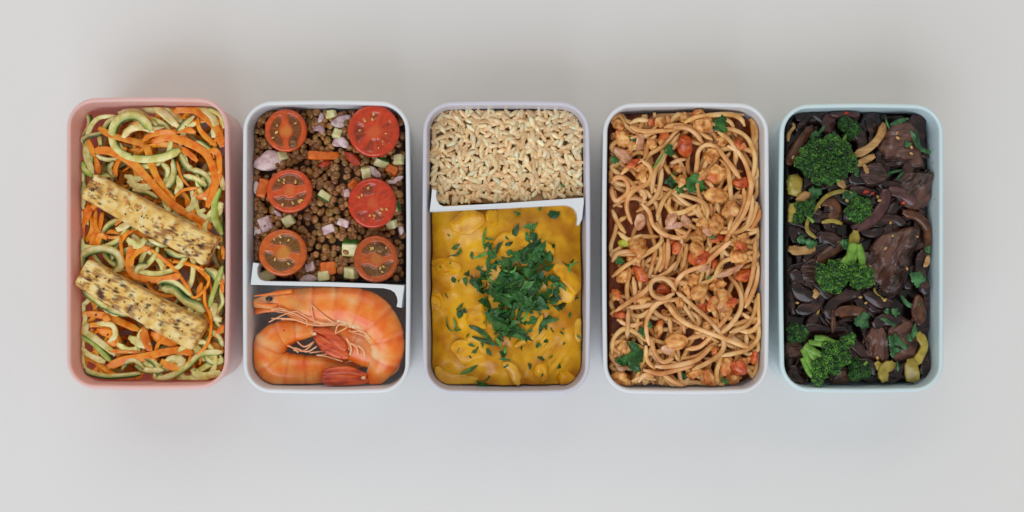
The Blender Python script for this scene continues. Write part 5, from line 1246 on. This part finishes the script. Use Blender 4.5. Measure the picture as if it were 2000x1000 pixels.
broccoli(TF, 400, 425, [(290, 400, 62), (340, 350, 58), (430, 340, 60), (500, 370, 56), (530, 440, 58), (470, 480, 64), (380, 490, 66), (300, 470, 60), (400, 410, 80), (250, 440, 44), (440, 300, 40), (350, 540, 40), (420, 545, 38)], [('440,500 480,560', 44), ('360,500 380,570', 30)], 606, 'largest broccoli floret, dark green with sesame seeds, near the far rim', 40, 2.0, .5)
broccoli(TG, 490, 190, [(370, 210, 46), (400, 260, 48), (440, 180, 54), (470, 240, 44), (440, 280, 40), (540, 180, 50), (600, 200, 52), (580, 245, 44), (640, 245, 36), (350, 170, 26), (650, 200, 26)], [('500,190 530,110 560,20', 66), ('600,180 604,110 576,25', 58), ('430,190 480,140 530,90', 40), ('540,170 560,100 568,40', 40)], 607, 'middle broccoli floret with thick bright green stems', 40, 2.0, .75)
broccoli(TG, 400, 720, [(350, 765, 50), (410, 705, 56), (470, 660, 50), (515, 615, 38), (345, 815, 44), (430, 765, 50), (490, 710, 46), (335, 855, 30), (540, 590, 24), (400, 650, 34)], [('390,720 310,680 255,640', 60), ('440,625 380,600 315,598', 46), ('320,800 275,730 250,660', 48), ('335,850 280,800 243,715', 40), ('350,760 300,700 262,650', 50), ('430,660 350,630 280,625', 44)], 608, 'lowest broccoli floret with pale green stems near the end wall', 42, 2.0, .7)
# cilantro
GCI = 'cilantro leaves on the beef'
def cil(T, x, y, r, ang, seed, label, **k): return leaf(T, x, y, r, ang, seed, m_cil, label, 'cilantro', GCI, name='cilantro_leaf', **k)
def cst(txt, T, w, label): sheet('cilantro_sprig', txt, T, w, m_cil, label, 'cilantro', GCI, t=2.2, lift=2, kind='ribbon', taper='leaf', tw=.6, what='cilantro strip')
cst('920,235 960,290 1000,360 1085,382', TF, 40, 'long cilantro sprig trailing from the rounded beef onto the blue wall'); cst('965,230 975,290 980,330', TF, 18, None); cst('770,145 780,190 800,235', TF, 14, 'thin cilantro stem at the far rim wall'); cst('800,205 860,185 920,165', TF, 34, None)
cst('760,560 800,510 880,490', TF, 22, None); cst('840,550 870,520 890,500', TF, 16, None); cst('330,280 370,240 390,210', TF, 26, None); cst('300,300 330,260 360,280', TF, 40, None)
cil(TF, 540, 655, 52, -.5, 701, 'cilantro leaf lying over the end of the thin yellow strip', stretch=1.2); cil(TF, 600, 510, 40, 1., 702, None); cil(TF, 910, 330, 28, 1., 703, None)
cil(TF, 330, 640, 46, 1.4, 704, None, stretch=1.3); cil(TF, 240, 930, 40, .4, 705, None); cil(TF, 300, 960, 44, 1.2, 706, None); cil(TF, 520, 960, 34, 1.7, 707, None, stretch=1.4)
cil(TG, 938, 232, 56, .5, 708, 'light green fan shaped cilantro leaf near the blue wall', lobes=5, depth=.3, lift=5); cil(TG, 1005, 55, 28, .2, 709, None); cst('840,330 880,385 920,400 968,380', TG, 30, 'wavy cilantro strip between the largest beef and the blue wall'); cst('500,0 520,40 530,90', TG, 34, None)
cil(TG, 808, 438, 34, .4, 710, 'small cilantro leaf above the round beef chunk', lobes=5, depth=.35); cil(TG, 755, 432, 22, .2, 711, None); cil(TG, 600, 490, 60, .1, 712, 'broad wet cilantro leaf at the middle of the dark onion', stretch=1.2, lift=3); cst('710,470 760,490 810,525', TG, 26, None)
cil(TG, 795, 620, 50, 1.1, 713, None, lift=4, depth=.5); cil(TG, 800, 670, 44, -.9, 714, None, depth=.5); cst('800,570 840,620 880,665', TG, 40, 'folded cilantro leaf draped over the round beef chunk'); cst('930,505 925,560 895,610', TG, 36, 'pointed cilantro blade between the round beef and the curved stalk'); cil(TG, 890, 595, 30, .4, 715, None, depth=.5); cst('820,735 825,780 822,800', TG, 18, None); cil(TG, 245, 550, 40, .6, 716, None)
# sesame, chilli, specks
sm2 = mesh_data('sesame_seed', ICO[2][0]*np.array([4.6, 3., 1.9])*K, ICO[2][1], mat('sesame', [(170, 130, 70), (206, 166, 104)], 700, 2, rough=.3, coat=.3, rand=.15, g=1.))
for T, x, y in [(TF, 845, 258), (TF, 850, 288), (TF, 935, 345), (TF, 935, 386), (TF, 190, 410), (TF, 450, 330), (TF, 455, 372), (TF, 820, 905), (TF, 972, 910), (TF, 725, 660), (TF, 735, 682), (TF, 805, 822), (TF, 530, 682), (TF, 355, 720), (TG, 595, 345), (TG, 210, 380), (TG, 750, 48), (TG, 629, 380), (TG, 655, 155), (TG, 745, 362), (TG, 700, 715), (TG, 195, 515), (TG, 880, 170)]:
    p = T(f'{x},{y}')[0]; hz = pile.top(p[0], p[1], 3, 70)
    o = link('sesame_seed', sm2, wloc(P(p[0], p[1], hz+2.))); o.rotation_euler = (rng.normal()*.3, rng.normal()*.3, rng.uniform(0, 6.3)); k2 = rng.uniform(.8, 1.1); o.scale = (k2, k2, k2)
    later(o, 'toasted sesame seed', p[0], p[1], 'sesame seed', 'sesame seeds in the blue box')
for T, x, y, r, l in [(TF, 885, 697, 18, 'red chilli flake on the mauve onion arc'), (TF, 650, 628, 24, 'orange red chilli flake above the purple onion crescent'), (TF, 525, 130, 22, 'wet red chilli flake on the red purple onion wedge'), (TF, 690, 640, 16, 'dark red chilli flake beside the sesame pair')]:
    slab_piece('chilli_flake', T, x, y, r, r*.6, r*.4, .5, m_rpep, int(x), l, 'chilli', 'chilli flakes in the blue box', cuts=3, sink=.1)
LM_BLUE = {'the largest broccoli floret': (1614, 312), 'the middle broccoli floret': (1646, 530), 'the lowest broccoli floret': (1618, 700), 'the small broccoli floret': (1676, 408), 'the rounded beef chunk': (1758, 280), 'the sharp edged beef chunk': (1792, 365), 'the largest beef chunk': (1740, 510), 'the round beef chunk': (1757, 650),
           'the narrow beef chunk': (1714, 668), 'the thin yellow strip': (1600, 400), 'the forked golden stalk': (1700, 270), 'the curved yellow stalk': (1800, 680), 'the pale stem piece': (1642, 356), 'the fan shaped cilantro leaf': (1790, 544), 'the wall facing the spaghetti': (1545, 450), 'the end wall': (1690, 745), 'the far rim wall': (1690, 220)}
settle(LM_BLUE, 'the blue box')
# sauce splashes on the inner walls
m_spl = mat('sauce_splash', [(150, 100, 64), (178, 130, 92)], 400, 2, rough=.3, g=1.)
for bx, lst, lab in (('blue', [(-26, 290), (-30, 316), (-50, 350), (-22, 388), (-36, 396), (-18, 452), (-60, 300), (-44, 430)], 'brown sauce splash dried on the inner wall of the blue box'), ('lilac', [(-30, 560), (-20, 680), (-44, 620), (-12, 700)], 'orange sauce splash on the inner wall of the spaghetti box')):
    b = BOX[bx]
    for h, py in lst:
        x = b[2]-1000-inset_at(h)-1.0
        V, F = blob(.5, rng.uniform(.8, 1.8), rng.uniform(1.2, 3), int(py), .2, 2, 1)
        o = mk('sauce_splash', V+np.array([x, -(py-500), h]), F, m_spl); tag(o, lab, 'splash', 'sauce splashes on the walls of the ' + ('blue' if bx == 'blue' else 'spaghetti') + ' box')
